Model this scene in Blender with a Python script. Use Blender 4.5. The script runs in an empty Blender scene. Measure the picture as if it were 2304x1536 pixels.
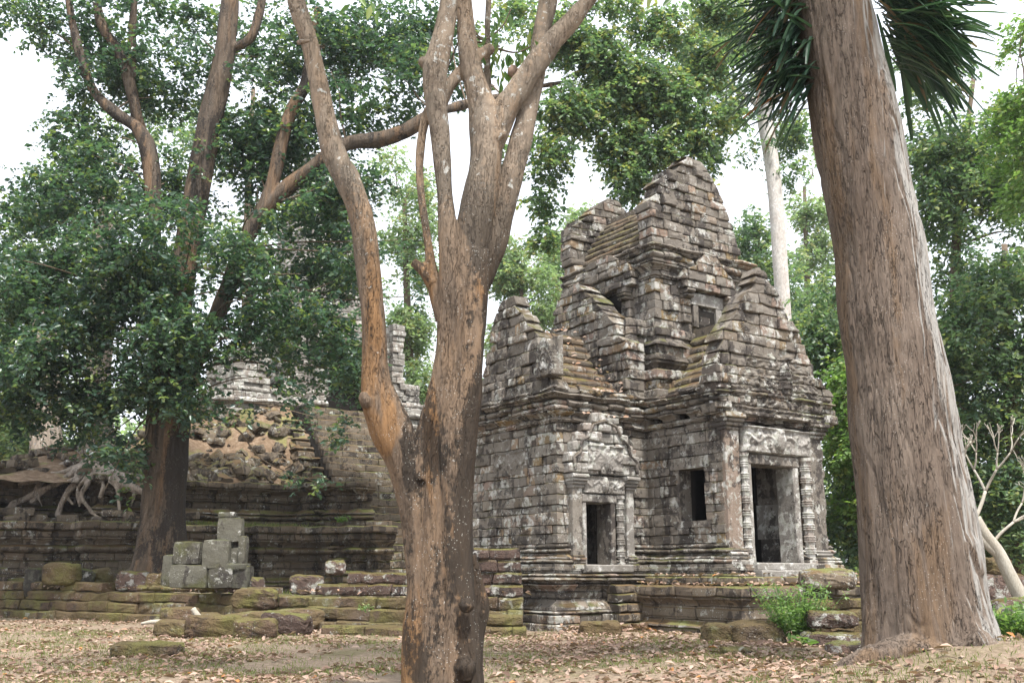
import bpy, math, random
import numpy as np
from mathutils import Vector, Matrix, noise

rng = random.Random(7)
nr = np.random.default_rng(7)
S = bpy.context.scene
COL = S.collection

# ------------------------------------------------------------------ camera, sky, sun, exposure
FPX = 2250.0
HORIZON = 1285.0
PITCH = math.atan((HORIZON - 768) / FPX)
EYE = 1.35
cam = bpy.data.cameras.new('camera')
cam.sensor_width = 36
cam.lens = FPX / 2304 * 36
cam.clip_start = 0.1
cam.clip_end = 1000
camo = bpy.data.objects.new('camera', cam)
camo.location = (0, 0, EYE)
camo.rotation_euler = (math.pi / 2 + PITCH, 0, 0)
COL.objects.link(camo)
S.camera = camo

SUN_EL, SUN_AZ = math.radians(64), math.radians(158)      # azimuth from +Y towards +X
w = bpy.data.worlds.new("World")
S.world = w
w.use_nodes = True
nt = w.node_tree
for n in list(nt.nodes):
    nt.nodes.remove(n)
out = nt.nodes.new('ShaderNodeOutputWorld')
bg = nt.nodes.new('ShaderNodeBackground')
sky = nt.nodes.new('ShaderNodeTexSky')
sky.sky_type = 'NISHITA'
sky.sun_disc = False
sky.sun_elevation = SUN_EL
sky.sun_rotation = SUN_AZ
sky.air_density = 1.0
sky.dust_density = 5.0
sky.ozone_density = 1.0
mixc = nt.nodes.new('ShaderNodeMix')
mixc.data_type = 'RGBA'
mixc.inputs[0].default_value = 0.70            # thin bright cloud veil over the whole sky
mixc.inputs[7].default_value = (12.1, 12.7, 13.9, 1)
nt.links.new(sky.outputs[0], mixc.inputs[6])
nt.links.new(mixc.outputs[2], bg.inputs[0])
bg.inputs[1].default_value = 0.095
nt.links.new(bg.outputs[0], out.inputs[0])

sun = bpy.data.lights.new('sun', 'SUN')
sun.energy = 4.0
sun.angle = math.radians(5)
sun.color = (1.0, 0.96, 0.92)
suno = bpy.data.objects.new('sun', sun)
sd = Vector((math.cos(SUN_EL) * math.sin(SUN_AZ), math.cos(SUN_EL) * math.cos(SUN_AZ), math.sin(SUN_EL)))
suno.rotation_euler = sd.to_track_quat('Z', 'Y').to_euler()
suno.location = (-20, -10, 40)
COL.objects.link(suno)

S.view_settings.view_transform = 'Standard'
S.view_settings.look = 'None'
S.view_settings.exposure = 1.05
S.view_settings.gamma = 1
S.view_settings.use_curve_mapping = False
S.cycles.max_bounces = 6
S.cycles.diffuse_bounces = 3
S.cycles.transmission_bounces = 3
S.cycles.transparent_max_bounces = 4
S.cycles.use_denoising = True
S.cycles.volume_bounces = 0
S.cycles.volume_max_steps = 64

# ------------------------------------------------------------------ helpers
_cp, _sp = math.cos(PITCH), math.sin(PITCH)

def at(px, py, Y):
    """the point of the place at distance Y seen at photo pixel px, py"""
    a = (px - 1152) / FPX
    b = (768 - py) / FPX
    r = (a, _cp - b * _sp, _sp + b * _cp)
    k = Y / r[1]
    return Vector((r[0] * k, Y, r[2] * k + EYE))

def rad(pxr, Y):
    return pxr * Y / 2300.0

AZ = math.radians(55.5)
UX, UY = math.sin(AZ), math.cos(AZ)
OX, OY = 1.0723, 24.0

def W(a, b, z=0.0):
    """temple axes (a along the door face, b along the side) to world"""
    return (OX + a * UX - b * UY, OY + a * UY + b * UX, z)

def link(o, parent=None):
    COL.objects.link(o)
    if parent is not None:
        o.parent = parent
    return o

def tag(o, label=None, cat=None, group=None, kind=None):
    if label: o['label'] = label
    if cat: o['category'] = cat
    if group: o['group'] = group
    if kind: o['kind'] = kind
    return o

def empty(name, loc, label=None, cat=None, group=None):
    o = bpy.data.objects.new(name, None)
    o.empty_display_size = 0.2
    o.location = loc
    COL.objects.link(o)
    return tag(o, label, cat, group)

def mesh_obj(name, verts, faces, mat, parent=None, rnd=None, smooth=False, origin=(0, 0, 0)):
    me = bpy.data.meshes.new(name)
    if origin != (0, 0, 0):
        ox, oy, oz = origin
        verts = [(v[0] - ox, v[1] - oy, v[2] - oz) for v in verts]
    me.from_pydata([tuple(v) for v in verts], [], faces)
    if rnd is not None:
        at_ = me.attributes.new('rnd', 'FLOAT', 'POINT')
        if np.isscalar(rnd):
            at_.data.foreach_set('value', np.full(len(me.vertices), rnd, dtype=np.float32))
        else:
            at_.data.foreach_set('value', np.asarray(rnd, dtype=np.float32))
    if smooth:
        me.polygons.foreach_set('use_smooth', np.ones(len(me.polygons), dtype=bool))
    me.materials.append(mat)
    me.update()
    o = bpy.data.objects.new(name, me)
    return link(o, parent)

def np_mesh(name, V, F, mat, parent=None, rnd=None, smooth=False):
    """fast path: V (n,3), F (m,k) arrays"""
    me = bpy.data.meshes.new(name)
    V = np.ascontiguousarray(V, dtype=np.float32)
    F = np.ascontiguousarray(F, dtype=np.int32)
    m, k = F.shape
    me.vertices.add(len(V))
    me.vertices.foreach_set('co', V.ravel())
    me.loops.add(m * k)
    me.loops.foreach_set('vertex_index', F.ravel())
    me.polygons.add(m)
    me.polygons.foreach_set('loop_start', np.arange(0, m * k, k, dtype=np.int32))
    me.update(calc_edges=True)
    if rnd is not None:
        a = me.attributes.new('rnd', 'FLOAT', 'POINT')
        a.data.foreach_set('value', np.asarray(rnd, dtype=np.float32))
    if smooth:
        me.polygons.foreach_set('use_smooth', np.ones(m, dtype=bool))
    me.materials.append(mat)
    o = bpy.data.objects.new(name, me)
    return link(o, parent)

# ------------------------------------------------------------------ materials
class NT:
    def __init__(s, name):
        s.m = bpy.data.materials.new(name)
        s.m.use_nodes = True
        s.t = s.m.node_tree
        for n in list(s.t.nodes):
            s.t.nodes.remove(n)
        s.out = s.n('ShaderNodeOutputMaterial')
    def n(s, typ, **kw):
        x = s.t.nodes.new(typ)
        for k, v in kw.items():
            setattr(x, k, v)
        return x
    def l(s, a, b):
        s.t.links.new(a, b)
    def set(s, node, i, val):
        if hasattr(val, 'is_output') or isinstance(val, bpy.types.NodeSocket):
            s.l(val, node.inputs[i])
        else:
            node.inputs[i].default_value = val
    def pos(s, scale=(1, 1, 1), obj=False):
        if obj:
            c = s.n('ShaderNodeTexCoord').outputs['Object']
        else:
            c = s.n('ShaderNodeNewGeometry').outputs['Position']
        if scale != (1, 1, 1):
            mp = s.n('ShaderNodeMapping')
            mp.inputs['Scale'].default_value = scale
            s.l(c, mp.inputs[0])
            c = mp.outputs[0]
        return c
    def noise(s, vec, scale, detail=4, rough=0.6, dist=0.0):
        x = s.n('ShaderNodeTexNoise')
        s.l(vec, x.inputs['Vector'])
        x.inputs['Scale'].default_value = scale
        x.inputs['Detail'].default_value = detail
        x.inputs['Roughness'].default_value = rough
        x.inputs['Distortion'].default_value = dist
        return x.outputs[0]
    def vor(s, vec, scale, feature='F1', out='Distance', rand=1.0):
        x = s.n('ShaderNodeTexVoronoi', feature=feature)
        s.l(vec, x.inputs['Vector'])
        x.inputs['Scale'].default_value = scale
        x.inputs['Randomness'].default_value = rand
        return x.outputs[out]
    def ramp(s, fac, stops, interp='LINEAR'):
        x = s.n('ShaderNodeValToRGB')
        x.color_ramp.interpolation = interp
        e = x.color_ramp.elements
        while len(e) < len(stops):
            e.new(0.5)
        for i, (p, c) in enumerate(stops):
            e[i].position = p
            e[i].color = (*c, 1) if len(c) == 3 else c
        s.l(fac, x.inputs[0])
        return x.outputs[0]
    def step(s, fac, a, b):
        x = s.n('ShaderNodeMapRange', interpolation_type='SMOOTHSTEP')
        s.l(fac, x.inputs[0])
        x.inputs[1].default_value = a
        x.inputs[2].default_value = b
        return x.outputs[0]
    def mix(s, fac, a, b, typ='MIX'):
        x = s.n('ShaderNodeMix', data_type='RGBA', blend_type=typ)
        s.set(x, 0, fac)
        for i, v in ((6, a), (7, b)):
            if isinstance(v, tuple) and len(v) == 3:
                v = (*v, 1)
            s.set(x, i, v)
        return x.outputs[2]
    def math(s, op, a, b=0.5, clamp=False):
        x = s.n('ShaderNodeMath', operation=op)
        x.use_clamp = clamp
        s.set(x, 0, a)
        s.set(x, 1, b)
        return x.outputs[0]
    def attr(s, name='rnd'):
        return s.n('ShaderNodeAttribute', attribute_name=name).outputs['Fac']
    def normal_z(s):
        g = s.n('ShaderNodeNewGeometry')
        x = s.n('ShaderNodeSeparateXYZ')
        s.l(g.outputs['Normal'], x.inputs[0])
        return x.outputs[2]
    def z(s):
        g = s.n('ShaderNodeNewGeometry')
        x = s.n('ShaderNodeSeparateXYZ')
        s.l(g.outputs['Position'], x.inputs[0])
        return x.outputs[2]
    def bump(s, h, strength=0.5, dist=0.02, normal=None):
        x = s.n('ShaderNodeBump')
        x.inputs['Strength'].default_value = strength
        x.inputs['Distance'].default_value = dist
        s.l(h, x.inputs['Height'])
        if normal is not None:
            s.l(normal, x.inputs['Normal'])
        return x.outputs[0]
    def finish(s, col, rough=0.9, normal=None, spec=0.2, trans=None, trans_col=None):
        b = s.n('ShaderNodeBsdfPrincipled')
        s.set(b, 'Base Color', col if not (isinstance(col, tuple) and len(col) == 3) else (*col, 1))
        s.set(b, 'Roughness', rough)
        b.inputs['Specular IOR Level'].default_value = spec
        if normal is not None:
            s.l(normal, b.inputs['Normal'])
        o = b.outputs[0]
        if trans:
            tb = s.n('ShaderNodeBsdfTranslucent')
            s.set(tb, 0, trans_col if trans_col is not None else col)
            mx = s.n('ShaderNodeMixShader')
            mx.inputs[0].default_value = trans
            s.l(o, mx.inputs[1])
            s.l(tb.outputs[0], mx.inputs[2])
            o = mx.outputs[0]
        s.l(o, s.out.inputs[0])
        return s.m

def stone_material(name, stops, lichen=0.56, stain=0.5, moss=0.6, mosscol=((0.075, 0.05, 0.022), (0.10, 0.105, 0.03)), rough_h=0.02,
                   lichencol=(0.44, 0.43, 0.40), staincol=(0.035, 0.03, 0.028), pits=False, sidemoss=0.0):
    t = NT(name)
    p = t.pos()
    r = t.attr()
    base = t.ramp(r, stops, 'CONSTANT' if False else 'LINEAR')
    n1 = t.noise(p, 2.3, 6, 0.65)
    base = t.mix(t.step(n1, 0.3, 0.75), t.mix(0.55, base, (0.5, 0.47, 0.42), 'MULTIPLY'), base)
    nfine = t.noise(p, 38, 5, 0.7)
    base = t.mix(0.55, base, t.ramp(nfine, [(0.3, (0.45, 0.45, 0.45)), (0.7, (1.0, 1.0, 1.0))]), 'MULTIPLY')
    # dark rain stains running down; on the tiers also painted canopy shade
    ps = t.pos((1.6, 1.6, 0.35))
    n2 = t.noise(ps, 1.1, 6, 0.62, 0.4)
    n2b = t.noise(p, 6.0, 4, 0.65)
    st = t.math('ADD', n2, t.math('MULTIPLY', t.math('SUBTRACT', n2b, 0.5), 0.7))
    st = t.math('ADD', st, t.math('MULTIPLY', t.math('SUBTRACT', t.noise(p, .45, 3, .5), 0.5), 0.35))
    stf = t.step(st, stain, stain + 0.09)
    base = t.mix(t.math('MULTIPLY', stf, 0.78), base, staincol)
    # pale lichen crust: blotches and small specks
    n3 = t.noise(p, 3.6, 7, 0.72, 0.3)
    n3 = t.math('ADD', n3, t.math('MULTIPLY', t.math('SUBTRACT', r, 0.5), 0.12))
    lf = t.step(n3, lichen, lichen + 0.07)
    v = t.vor(p, 17.0)
    big = t.noise(p, 1.3, 3, 0.5)
    sp = t.math('MULTIPLY', t.step(v, 0.26, 0.16), t.step(big, 0.48, 0.62))
    lf = t.math('MAXIMUM', lf, t.math('MULTIPLY', sp, 0.8))
    lc = t.mix(t.step(t.noise(p, 9, 3), 0.4, 0.6), lichencol, (lichencol[0] * 0.68, lichencol[1] * 0.70, lichencol[2] * 0.64))
    base = t.mix(t.math('MULTIPLY', lf, 0.85), base, lc)
    # moss where the surface faces up
    nz = t.normal_z()
    n4 = t.noise(p, 1.7, 5, 0.6)
    mf = t.math('MULTIPLY', t.step(nz, 0.35, 0.75), t.step(n4, 1.0 - moss - 0.12, 1.0 - moss + 0.06))
    if sidemoss > 0:
        n5 = t.noise(p, 1.2, 6, 0.65)
        mf = t.math('MAXIMUM', mf, t.math('MULTIPLY', t.step(n5, 1 - sidemoss - 0.1, 1 - sidemoss + 0.05), 0.85))
    mc = t.mix(t.step(t.noise(p, 0.9, 4), 0.42, 0.62), mosscol[0], mosscol[1])
    mc = t.mix(t.step(nfine, 0.35, 0.65), t.mix(0.6, mc, (0.45, 0.45, 0.45), 'MULTIPLY'), mc)
    base = t.mix(t.math('MULTIPLY', mf, 0.9), base, mc)
    # relief
    h = t.math('ADD', t.math('MULTIPLY', t.noise(p, 9, 6, 0.7), 1.0), t.math('MULTIPLY', nfine, 0.35))
    if pits:
        h = t.math('SUBTRACT', h, t.math('MULTIPLY', t.step(t.vor(p, 22), 0.35, 0.1), 0.5))
    h = t.math('ADD', h, t.math('MULTIPLY', lf, 0.08))
    nrm = t.bump(h, 0.85, rough_h * 1.6)
    return t.finish(base, 0.93, nrm, 0.12)

M = {}
M['sand'] = stone_material('grey_brown_sandstone', [(0.0, (0.145, 0.127, 0.105)), (0.2, (0.24, 0.213, 0.18)), (0.42, (0.195, 0.172, 0.147)), (0.6, (0.265, 0.24, 0.205)),
                           (0.78, (0.25, 0.205, 0.16)), (0.88, (0.33, 0.245, 0.20)), (0.95, (0.30, 0.22, 0.12)), (1.0, (0.12, 0.11, 0.10))], lichen=0.54, stain=0.49, moss=0.46)
M['palesand'] = stone_material('pale_weathered_sandstone', [(0.0, (0.25, 0.235, 0.21)), (0.3, (0.33, 0.31, 0.28)), (0.6, (0.28, 0.26, 0.235)), (0.85, (0.36, 0.31, 0.27)), (1.0, (0.22, 0.2, 0.18))],
                               lichen=0.50, stain=0.60, moss=0.3, lichencol=(0.50, 0.49, 0.46))
M['roof'] = stone_material('mossy_roof_sandstone', [(0.0, (0.13, 0.11, 0.09)), (0.5, (0.2, 0.17, 0.13)), (1.0, (0.26, 0.2, 0.14))], lichen=0.60, stain=0.56, moss=0.72, mosscol=((0.11, 0.065, 0.035), (0.13, 0.12, 0.035)))
M['later'] = stone_material('mossy_laterite', [(0.0, (0.12, 0.085, 0.06)), (0.4, (0.19, 0.13, 0.09)), (0.75, (0.15, 0.12, 0.09)), (1.0, (0.24, 0.17, 0.12))], lichen=0.575, stain=0.535, moss=0.62,
                            mosscol=((0.135, 0.10, 0.05), (0.165, 0.155, 0.05)), pits=True, rough_h=0.05, sidemoss=0.52)
M['redlater'] = stone_material('red_laterite', [(0.0, (0.10, 0.072, 0.06)), (0.4, (0.16, 0.11, 0.09)), (0.75, (0.13, 0.095, 0.08)), (1.0, (0.20, 0.14, 0.115))], lichen=0.545, stain=0.55, moss=0.6,
                               mosscol=((0.12, 0.09, 0.03), (0.15, 0.15, 0.05)), pits=True, rough_h=0.05, sidemoss=0.15)
M['tier'] = stone_material('brown_tier_sandstone', [(0.0, (0.15, 0.12, 0.09)), (0.4, (0.22, 0.18, 0.135)), (0.75, (0.19, 0.16, 0.12)), (1.0, (0.28, 0.22, 0.16))], lichen=0.585, stain=0.50, moss=0.66,  # stain spread widened to put the tree canopy's shade into the colour
                           mosscol=((0.14, 0.09, 0.045), (0.15, 0.16, 0.05)), sidemoss=0.3)
M['greenstone'] = stone_material('green_stained_block', [(0.0, (0.11, 0.108, 0.085)), (0.5, (0.155, 0.148, 0.118)), (1.0, (0.09, 0.085, 0.07))], lichen=0.585, stain=0.51, moss=0.55, mosscol=((0.08, 0.075, 0.03), (0.09, 0.10, 0.035)), sidemoss=0.40)

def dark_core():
    t = NT('shade_dark_mortar_core')  # mortar blackened so the rooms read unlit: shade put into the colour
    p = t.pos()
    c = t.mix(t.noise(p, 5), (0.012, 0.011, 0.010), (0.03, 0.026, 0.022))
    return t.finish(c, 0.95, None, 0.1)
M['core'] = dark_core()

def bark_material(name, base, alt, dark, darkf, lichen, lichf, vscale=0.22, crack=0.5, fine=30, scale=1.0, whiteside=None, bstr=0.8, bdist=0.02, orange=None, ztop=None, cs=8.0, ce=.03, cz=.13, darkx=None):
    t = NT(name)
    p = t.pos()
    ps = t.pos((1, 1, vscale))
    n1 = t.noise(ps, 3.2 * scale, 6, 0.65, 0.3)
    col = t.mix(t.step(n1, 0.35, 0.65), base, alt)
    if orange:
        col = t.mix(t.math('MULTIPLY', t.step(t.noise(ps, 2.1 * scale, 5, 0.6, 0.5), 0.50, 0.62), 0.75), col, orange)
    nf = t.noise(ps, fine, 5, 0.7)
    col = t.mix(0.7, col, t.ramp(nf, [(0.3, (0.4, 0.4, 0.4)), (0.65, (1.0, 1.0, 1.0))]), 'MULTIPLY')
    pd = t.pos((1, 1, 0.3))
    nd = t.math('ADD', t.noise(pd, 1.9 * scale, 5, 0.65, 0.3), t.math('MULTIPLY', t.math('SUBTRACT', t.noise(p, 14 * scale, 4), 0.5), 0.28))
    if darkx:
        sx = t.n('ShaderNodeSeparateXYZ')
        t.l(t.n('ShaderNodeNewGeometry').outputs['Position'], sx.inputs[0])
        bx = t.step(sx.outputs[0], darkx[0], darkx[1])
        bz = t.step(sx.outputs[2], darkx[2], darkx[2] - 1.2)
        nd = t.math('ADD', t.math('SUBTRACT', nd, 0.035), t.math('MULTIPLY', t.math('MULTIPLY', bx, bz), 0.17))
    nd = t.math('ADD', nd, t.math('MULTIPLY', t.math('SUBTRACT', t.noise(pd, 45 * scale, 4, .7), 0.5), 0.16))
    col = t.mix(t.math('MULTIPLY', t.step(nd, darkf, darkf + 0.08), 0.85), col, dark)
    # lichen crusts
    nl = t.noise(p, 5.5 * scale, 5, 0.7, 0.4)
    if ztop:
        zf = t.step(t.z(), ztop[0], ztop[1])
        nl = t.math('ADD', nl, t.math('MULTIPLY', zf, 0.07))
        col = t.mix(t.math('MULTIPLY', zf, 0.5), col, (0.34, 0.285, 0.22))
        nf_ = t.noise(p, 3.5, 5, .65)
        col = t.mix(t.math('MULTIPLY', t.step(nf_, .5, .62), t.math('MULTIPLY', zf, .55)), col, (0.13, 0.10, 0.075))
    lf = t.step(nl, lichf, lichf + 0.05)
    spk = t.math('MULTIPLY', t.step(t.vor(p, 30 * scale), 0.22, 0.14), t.step(t.noise(p, 2.3 * scale, 3), 0.45, 0.6))
    lf = t.math('MAXIMUM', lf, t.math('MULTIPLY', spk, 0.7))
    col = t.mix(t.math('MULTIPLY', lf, 0.8), col, lichen)
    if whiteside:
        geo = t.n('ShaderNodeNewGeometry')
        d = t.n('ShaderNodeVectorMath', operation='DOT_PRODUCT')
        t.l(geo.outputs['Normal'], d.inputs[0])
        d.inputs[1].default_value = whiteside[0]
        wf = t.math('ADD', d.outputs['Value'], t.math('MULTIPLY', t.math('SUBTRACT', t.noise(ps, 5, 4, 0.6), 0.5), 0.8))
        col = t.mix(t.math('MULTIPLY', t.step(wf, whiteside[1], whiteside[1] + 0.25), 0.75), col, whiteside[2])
    h = t.math('ADD', nf, t.math('MULTIPLY', n1, 1.0))
    if crack > 0:
        pv = t.pos((1, 1, 0.16))
        dn = t.n('ShaderNodeVectorMath', operation='ADD')
        wn = t.n('ShaderNodeTexNoise')
        t.l(pv, wn.inputs['Vector'])
        wn.inputs['Scale'].default_value = 9
        vm = t.n('ShaderNodeVectorMath', operation='SCALE')
        t.l(wn.outputs['Color'], vm.inputs[0])
        vm.inputs['Scale'].default_value = 0.10
        t.l(pv, dn.inputs[0])
        t.l(vm.outputs[0], dn.inputs[1])
        pc = t.pos((1, 1, cz))
        nr1 = t.noise(pc, cs, 3, 0.55, 0.25)
        rd = t.math('ABSOLUTE', t.math('SUBTRACT', nr1, 0.5))
        cf1 = t.step(rd, ce, 0.0)
        nr2 = t.noise(pc, cs * 2.1, 3, 0.6, 0.3)
        cf2 = t.step(t.math('ABSOLUTE', t.math('SUBTRACT', nr2, 0.52)), ce * .8, 0.0)
        cf = t.math('MULTIPLY', t.math('MAXIMUM', cf1, t.math('MULTIPLY', cf2, .7)), t.step(t.noise(pv, 5.0, 4, 0.6), 0.38, 0.56))
        col = t.mix(t.math('MULTIPLY', cf, crack), col, (0.035, 0.026, 0.02))
        h = t.math('SUBTRACT', h, t.math('MULTIPLY', cf, 1.6))
    return t.finish(col, 0.9, t.bump(h, bstr, bdist), 0.15)

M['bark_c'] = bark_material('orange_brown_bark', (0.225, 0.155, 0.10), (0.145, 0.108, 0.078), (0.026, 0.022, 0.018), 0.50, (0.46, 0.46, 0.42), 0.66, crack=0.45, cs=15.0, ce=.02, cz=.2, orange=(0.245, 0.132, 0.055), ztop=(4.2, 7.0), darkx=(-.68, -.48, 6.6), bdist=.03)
M['bark_p'] = bark_material('pale_orange_bark', (0.32, 0.215, 0.13), (0.27, 0.20, 0.13), (0.10, 0.065, 0.04), 0.63, (0.50, 0.50, 0.46), 0.60, crack=0.0, orange=(0.32, 0.16, 0.055))
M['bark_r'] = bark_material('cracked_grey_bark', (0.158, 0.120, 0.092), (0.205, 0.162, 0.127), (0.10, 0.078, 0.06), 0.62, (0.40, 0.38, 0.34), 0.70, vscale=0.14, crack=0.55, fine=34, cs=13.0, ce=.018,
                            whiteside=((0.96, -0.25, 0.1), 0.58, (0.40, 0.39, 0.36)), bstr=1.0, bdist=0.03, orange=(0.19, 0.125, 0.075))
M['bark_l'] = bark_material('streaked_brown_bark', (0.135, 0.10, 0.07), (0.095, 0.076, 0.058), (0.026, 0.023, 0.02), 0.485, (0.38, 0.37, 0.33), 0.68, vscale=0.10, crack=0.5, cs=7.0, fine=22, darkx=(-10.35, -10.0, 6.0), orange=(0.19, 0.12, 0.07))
M['bark_w'] = bark_material('smooth_white_bark', (0.50, 0.45, 0.40), (0.58, 0.55, 0.50), (0.28, 0.23, 0.19), 0.66, (0.62, 0.62, 0.60), 0.58, vscale=0.6, crack=0.0, fine=12)
M['bark_s'] = bark_material('stained_pale_bark', (0.40, 0.34, 0.28), (0.28, 0.23, 0.18), (0.09, 0.075, 0.055), 0.54, (0.5, 0.5, 0.46), 0.60, vscale=0.3, crack=0.4, cs=5.0)
M['bark_f'] = bark_material('pale_frangipani_bark', (0.40, 0.36, 0.29), (0.46, 0.43, 0.36), (0.18, 0.14, 0.10), 0.66, (0.5, 0.5, 0.46), 0.66, crack=0.0, fine=40)
M['twig'] = bark_material('dark_twig_bark', (0.14, 0.105, 0.075), (0.19, 0.145, 0.10), (0.04, 0.03, 0.02), 0.6, (0.3, 0.3, 0.28), 0.7, crack=0.0)

def leaf_material(name, stops, trans=0.35, rough=0.42, spec=0.5, tcol=1.9):
    t = NT(name)
    c = t.ramp(t.attr(), stops)
    tc = t.mix(1.0, c, (tcol * 0.95, tcol * 1.08, tcol * 0.6), 'MULTIPLY')
    return t.finish(c, rough, None, spec, trans, tc)
M['leaf_dark'] = leaf_material('dark_glossy_leaves', [(0.0, (0.028, 0.055, 0.042)), (0.35, (0.045, 0.084, 0.06)), (0.75, (0.070, 0.120, 0.072)), (0.95, (0.12, 0.17, 0.065)), (1.0, (0.17, 0.19, 0.05))], 0.38, .32)
M['leaf_mid'] = leaf_material('mid_green_leaves', [(0.0, (0.05, 0.088, 0.058)), (0.4, (0.085, 0.14, 0.082)), (0.8, (0.15, 0.21, 0.10)), (0.95, (0.19, 0.23, 0.09)), (1.0, (0.24, 0.24, 0.09))], 0.4)
M['leaf_pale'] = leaf_material('haze_paled_leaves', [(0.0, (0.12, 0.17, 0.10)), (0.5, (0.18, 0.24, 0.14)), (0.85, (0.24, 0.29, 0.17)), (1.0, (0.22, 0.19, 0.09))], 0.45, 0.6, 0.3)  # paleness of distant haze put into the leaf colour
M['leaf_strap'] = leaf_material('strap_leaves', [(0.0, (0.016, 0.04, 0.026)), (0.5, (0.036, 0.075, 0.045)), (0.9, (0.09, 0.145, 0.075)), (0.945, (0.13, 0.09, 0.05)), (1.0, (0.30, 0.10, 0.02))], 0.2, 0.35, 0.5)
M['leaf_bush'] = leaf_material('light_bush_leaves', [(0.0, (0.07, 0.13, 0.04)), (0.5, (0.12, 0.20, 0.06)), (0.9, (0.18, 0.26, 0.08)), (1.0, (0.25, 0.26, 0.09))], 0.4)
M['leaf_big'] = leaf_material('broad_green_leaves', [(0.0, (0.05, 0.10, 0.03)), (0.6, (0.09, 0.15, 0.04)), (1.0, (0.17, 0.20, 0.05))], 0.5, 0.5)
M['grass'] = leaf_material('short_grass', [(0.0, (0.10, 0.12, 0.04)), (0.5, (0.15, 0.18, 0.065)), (1.0, (0.26, 0.22, 0.11))], 0.35, 0.7, 0.2)
M['litter'] = leaf_material('dry_fallen_leaves', [(0.0, (0.10, 0.06, 0.042)), (0.25, (0.19, 0.12, 0.088)), (0.55, (0.29, 0.20, 0.15)), (0.85, (0.40, 0.30, 0.24)), (0.97, (0.30, 0.17, 0.10)), (1.0, (0.42, 0.18, 0.05))], 0.15, 0.7, 0.25, 1.2)

def ground_material():
    t = NT('leafy_earth')
    p = t.pos()
    n = t.noise(p, 0.55, 6, 0.65, 0.3)
    n2 = t.noise(p, 9, 6, 0.7)
    c = t.ramp(n2, [(0.25, (0.135, 0.10, 0.07)), (0.5, (0.25, 0.192, 0.138)), (0.75, (0.35, 0.28, 0.21))])
    g = t.ramp(t.noise(p, 16, 5, 0.7), [(0.3, (0.07, 0.07, 0.028)), (0.7, (0.17, 0.165, 0.07))])
    c = t.mix(t.math('MULTIPLY', t.step(n, 0.50, 0.64), 0.6), c, g)
    d = t.ramp(t.noise(p, 30, 4, 0.7), [(0.35, (0.55, 0.55, 0.55)), (0.6, (1, 1, 1))])
    c = t.mix(0.7, c, d, 'MULTIPLY')
    return t.finish(c, 0.95, t.bump(t.math('ADD', n2, t.noise(p, 45, 4)), 0.8, 0.03), 0.1)
M['ground'] = ground_material()

def rubble_material():
    t = NT('dry_rubble_earth')
    p = t.pos()
    n2 = t.noise(p, 5, 6, 0.75)
    c = t.ramp(n2, [(0.25, (0.07, 0.048, 0.034)), (0.5, (0.18, 0.125, 0.08)), (0.75, (0.31, 0.24, 0.175))])
    g = (0.20, 0.21, 0.07)
    c = t.mix(t.math('MULTIPLY', t.step(t.noise(p, 0.9, 5), 0.52, 0.62), 0.6), c, g)
    return t.finish(c, 0.95, t.bump(n2, 0.9, 0.08), 0.1)
M['rubble'] = rubble_material()

# ------------------------------------------------------------------ ground
WALL_LINE = [(-60, 52), (-30, 38), (-16, 31.6), (-9.2, 27.7), (-5.0, 24.4), (-2.2, 22.9), (0.6, 22.9)]

def wall_y(x):
    for (x0, y0), (x1, y1) in zip(WALL_LINE, WALL_LINE[1:]):
        if x0 <= x <= x1:
            return y0 + (y1 - y0) * (x - x0) / (x1 - x0)
    return 1e9

def gz(x, y):
    z = 0.07 * noise.noise(Vector((x * 0.5, y * 0.5, 0))) + 0.04 * noise.noise(Vector((x * 1.9, y * 1.9, 3)))
    dx, dy = (x - 6.6), (y - 12.2)
    z += 0.60 * math.exp(-(dx * dx / 10.0 + dy * dy / 5.0))
    z += 0.16 * math.exp(-((x - 3.2) ** 2 / 5 + (y - 17.0) ** 2 / 5))
    if x < -0.25 and y > wall_y(x) + 0.3:
        z += 0.62 + 0.25 * math.exp(-((x + 10.0) ** 2 + (y - 30.2) ** 2) / 6.0)
    if y > 45:
        z += (y - 45) * 0.012
    if y < 6:
        z -= 0.15 * min(1, (6 - y) / 6)
    return z

def build_ground():
    def axis(lo, hi, flo, fhi, fine, grow):
        xs = list(np.arange(flo, fhi, fine))
        s, x = fine, flo
        left = []
        while x > lo:
            s *= grow
            x -= s
            left.append(x)
        s, x = fine, xs[-1]
        right = []
        while x < hi:
            s *= grow
            x += s
            right.append(x)
        return left[::-1] + xs + right
    xs = axis(-300, 300, -17, 16, 0.22, 1.25)
    ys = axis(-30, 450, 4, 33, 0.22, 1.25)
    V = [(x, y, gz(x, y)) for y in ys for x in xs]
    n = len(xs)
    F = [(j * n + i, j * n + i + 1, (j + 1) * n + i + 1, (j + 1) * n + i) for j in range(len(ys) - 1) for i in range(n - 1)]
    o = np_mesh('ground', np.array(V), np.array(F), M['ground'], smooth=True)
    tag(o, kind='structure')
build_ground()

# ------------------------------------------------------------------ masonry
CAMP = Vector((0, 0, EYE))

def chamf(c=0.02, t=0.35):
    return lambda h: [(-t, 0), (-c, 0), (0, c), (0.004, h * 0.5), (0, h - c), (-c, h), (-t, h)]

def prof(pts, t=0.35):
    """moulded outer face: pts = [(out, zfraction)...]"""
    return lambda h: [(-t, 0)] + [(o, f * h) for o, f in pts] + [(-t, h)]

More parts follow.
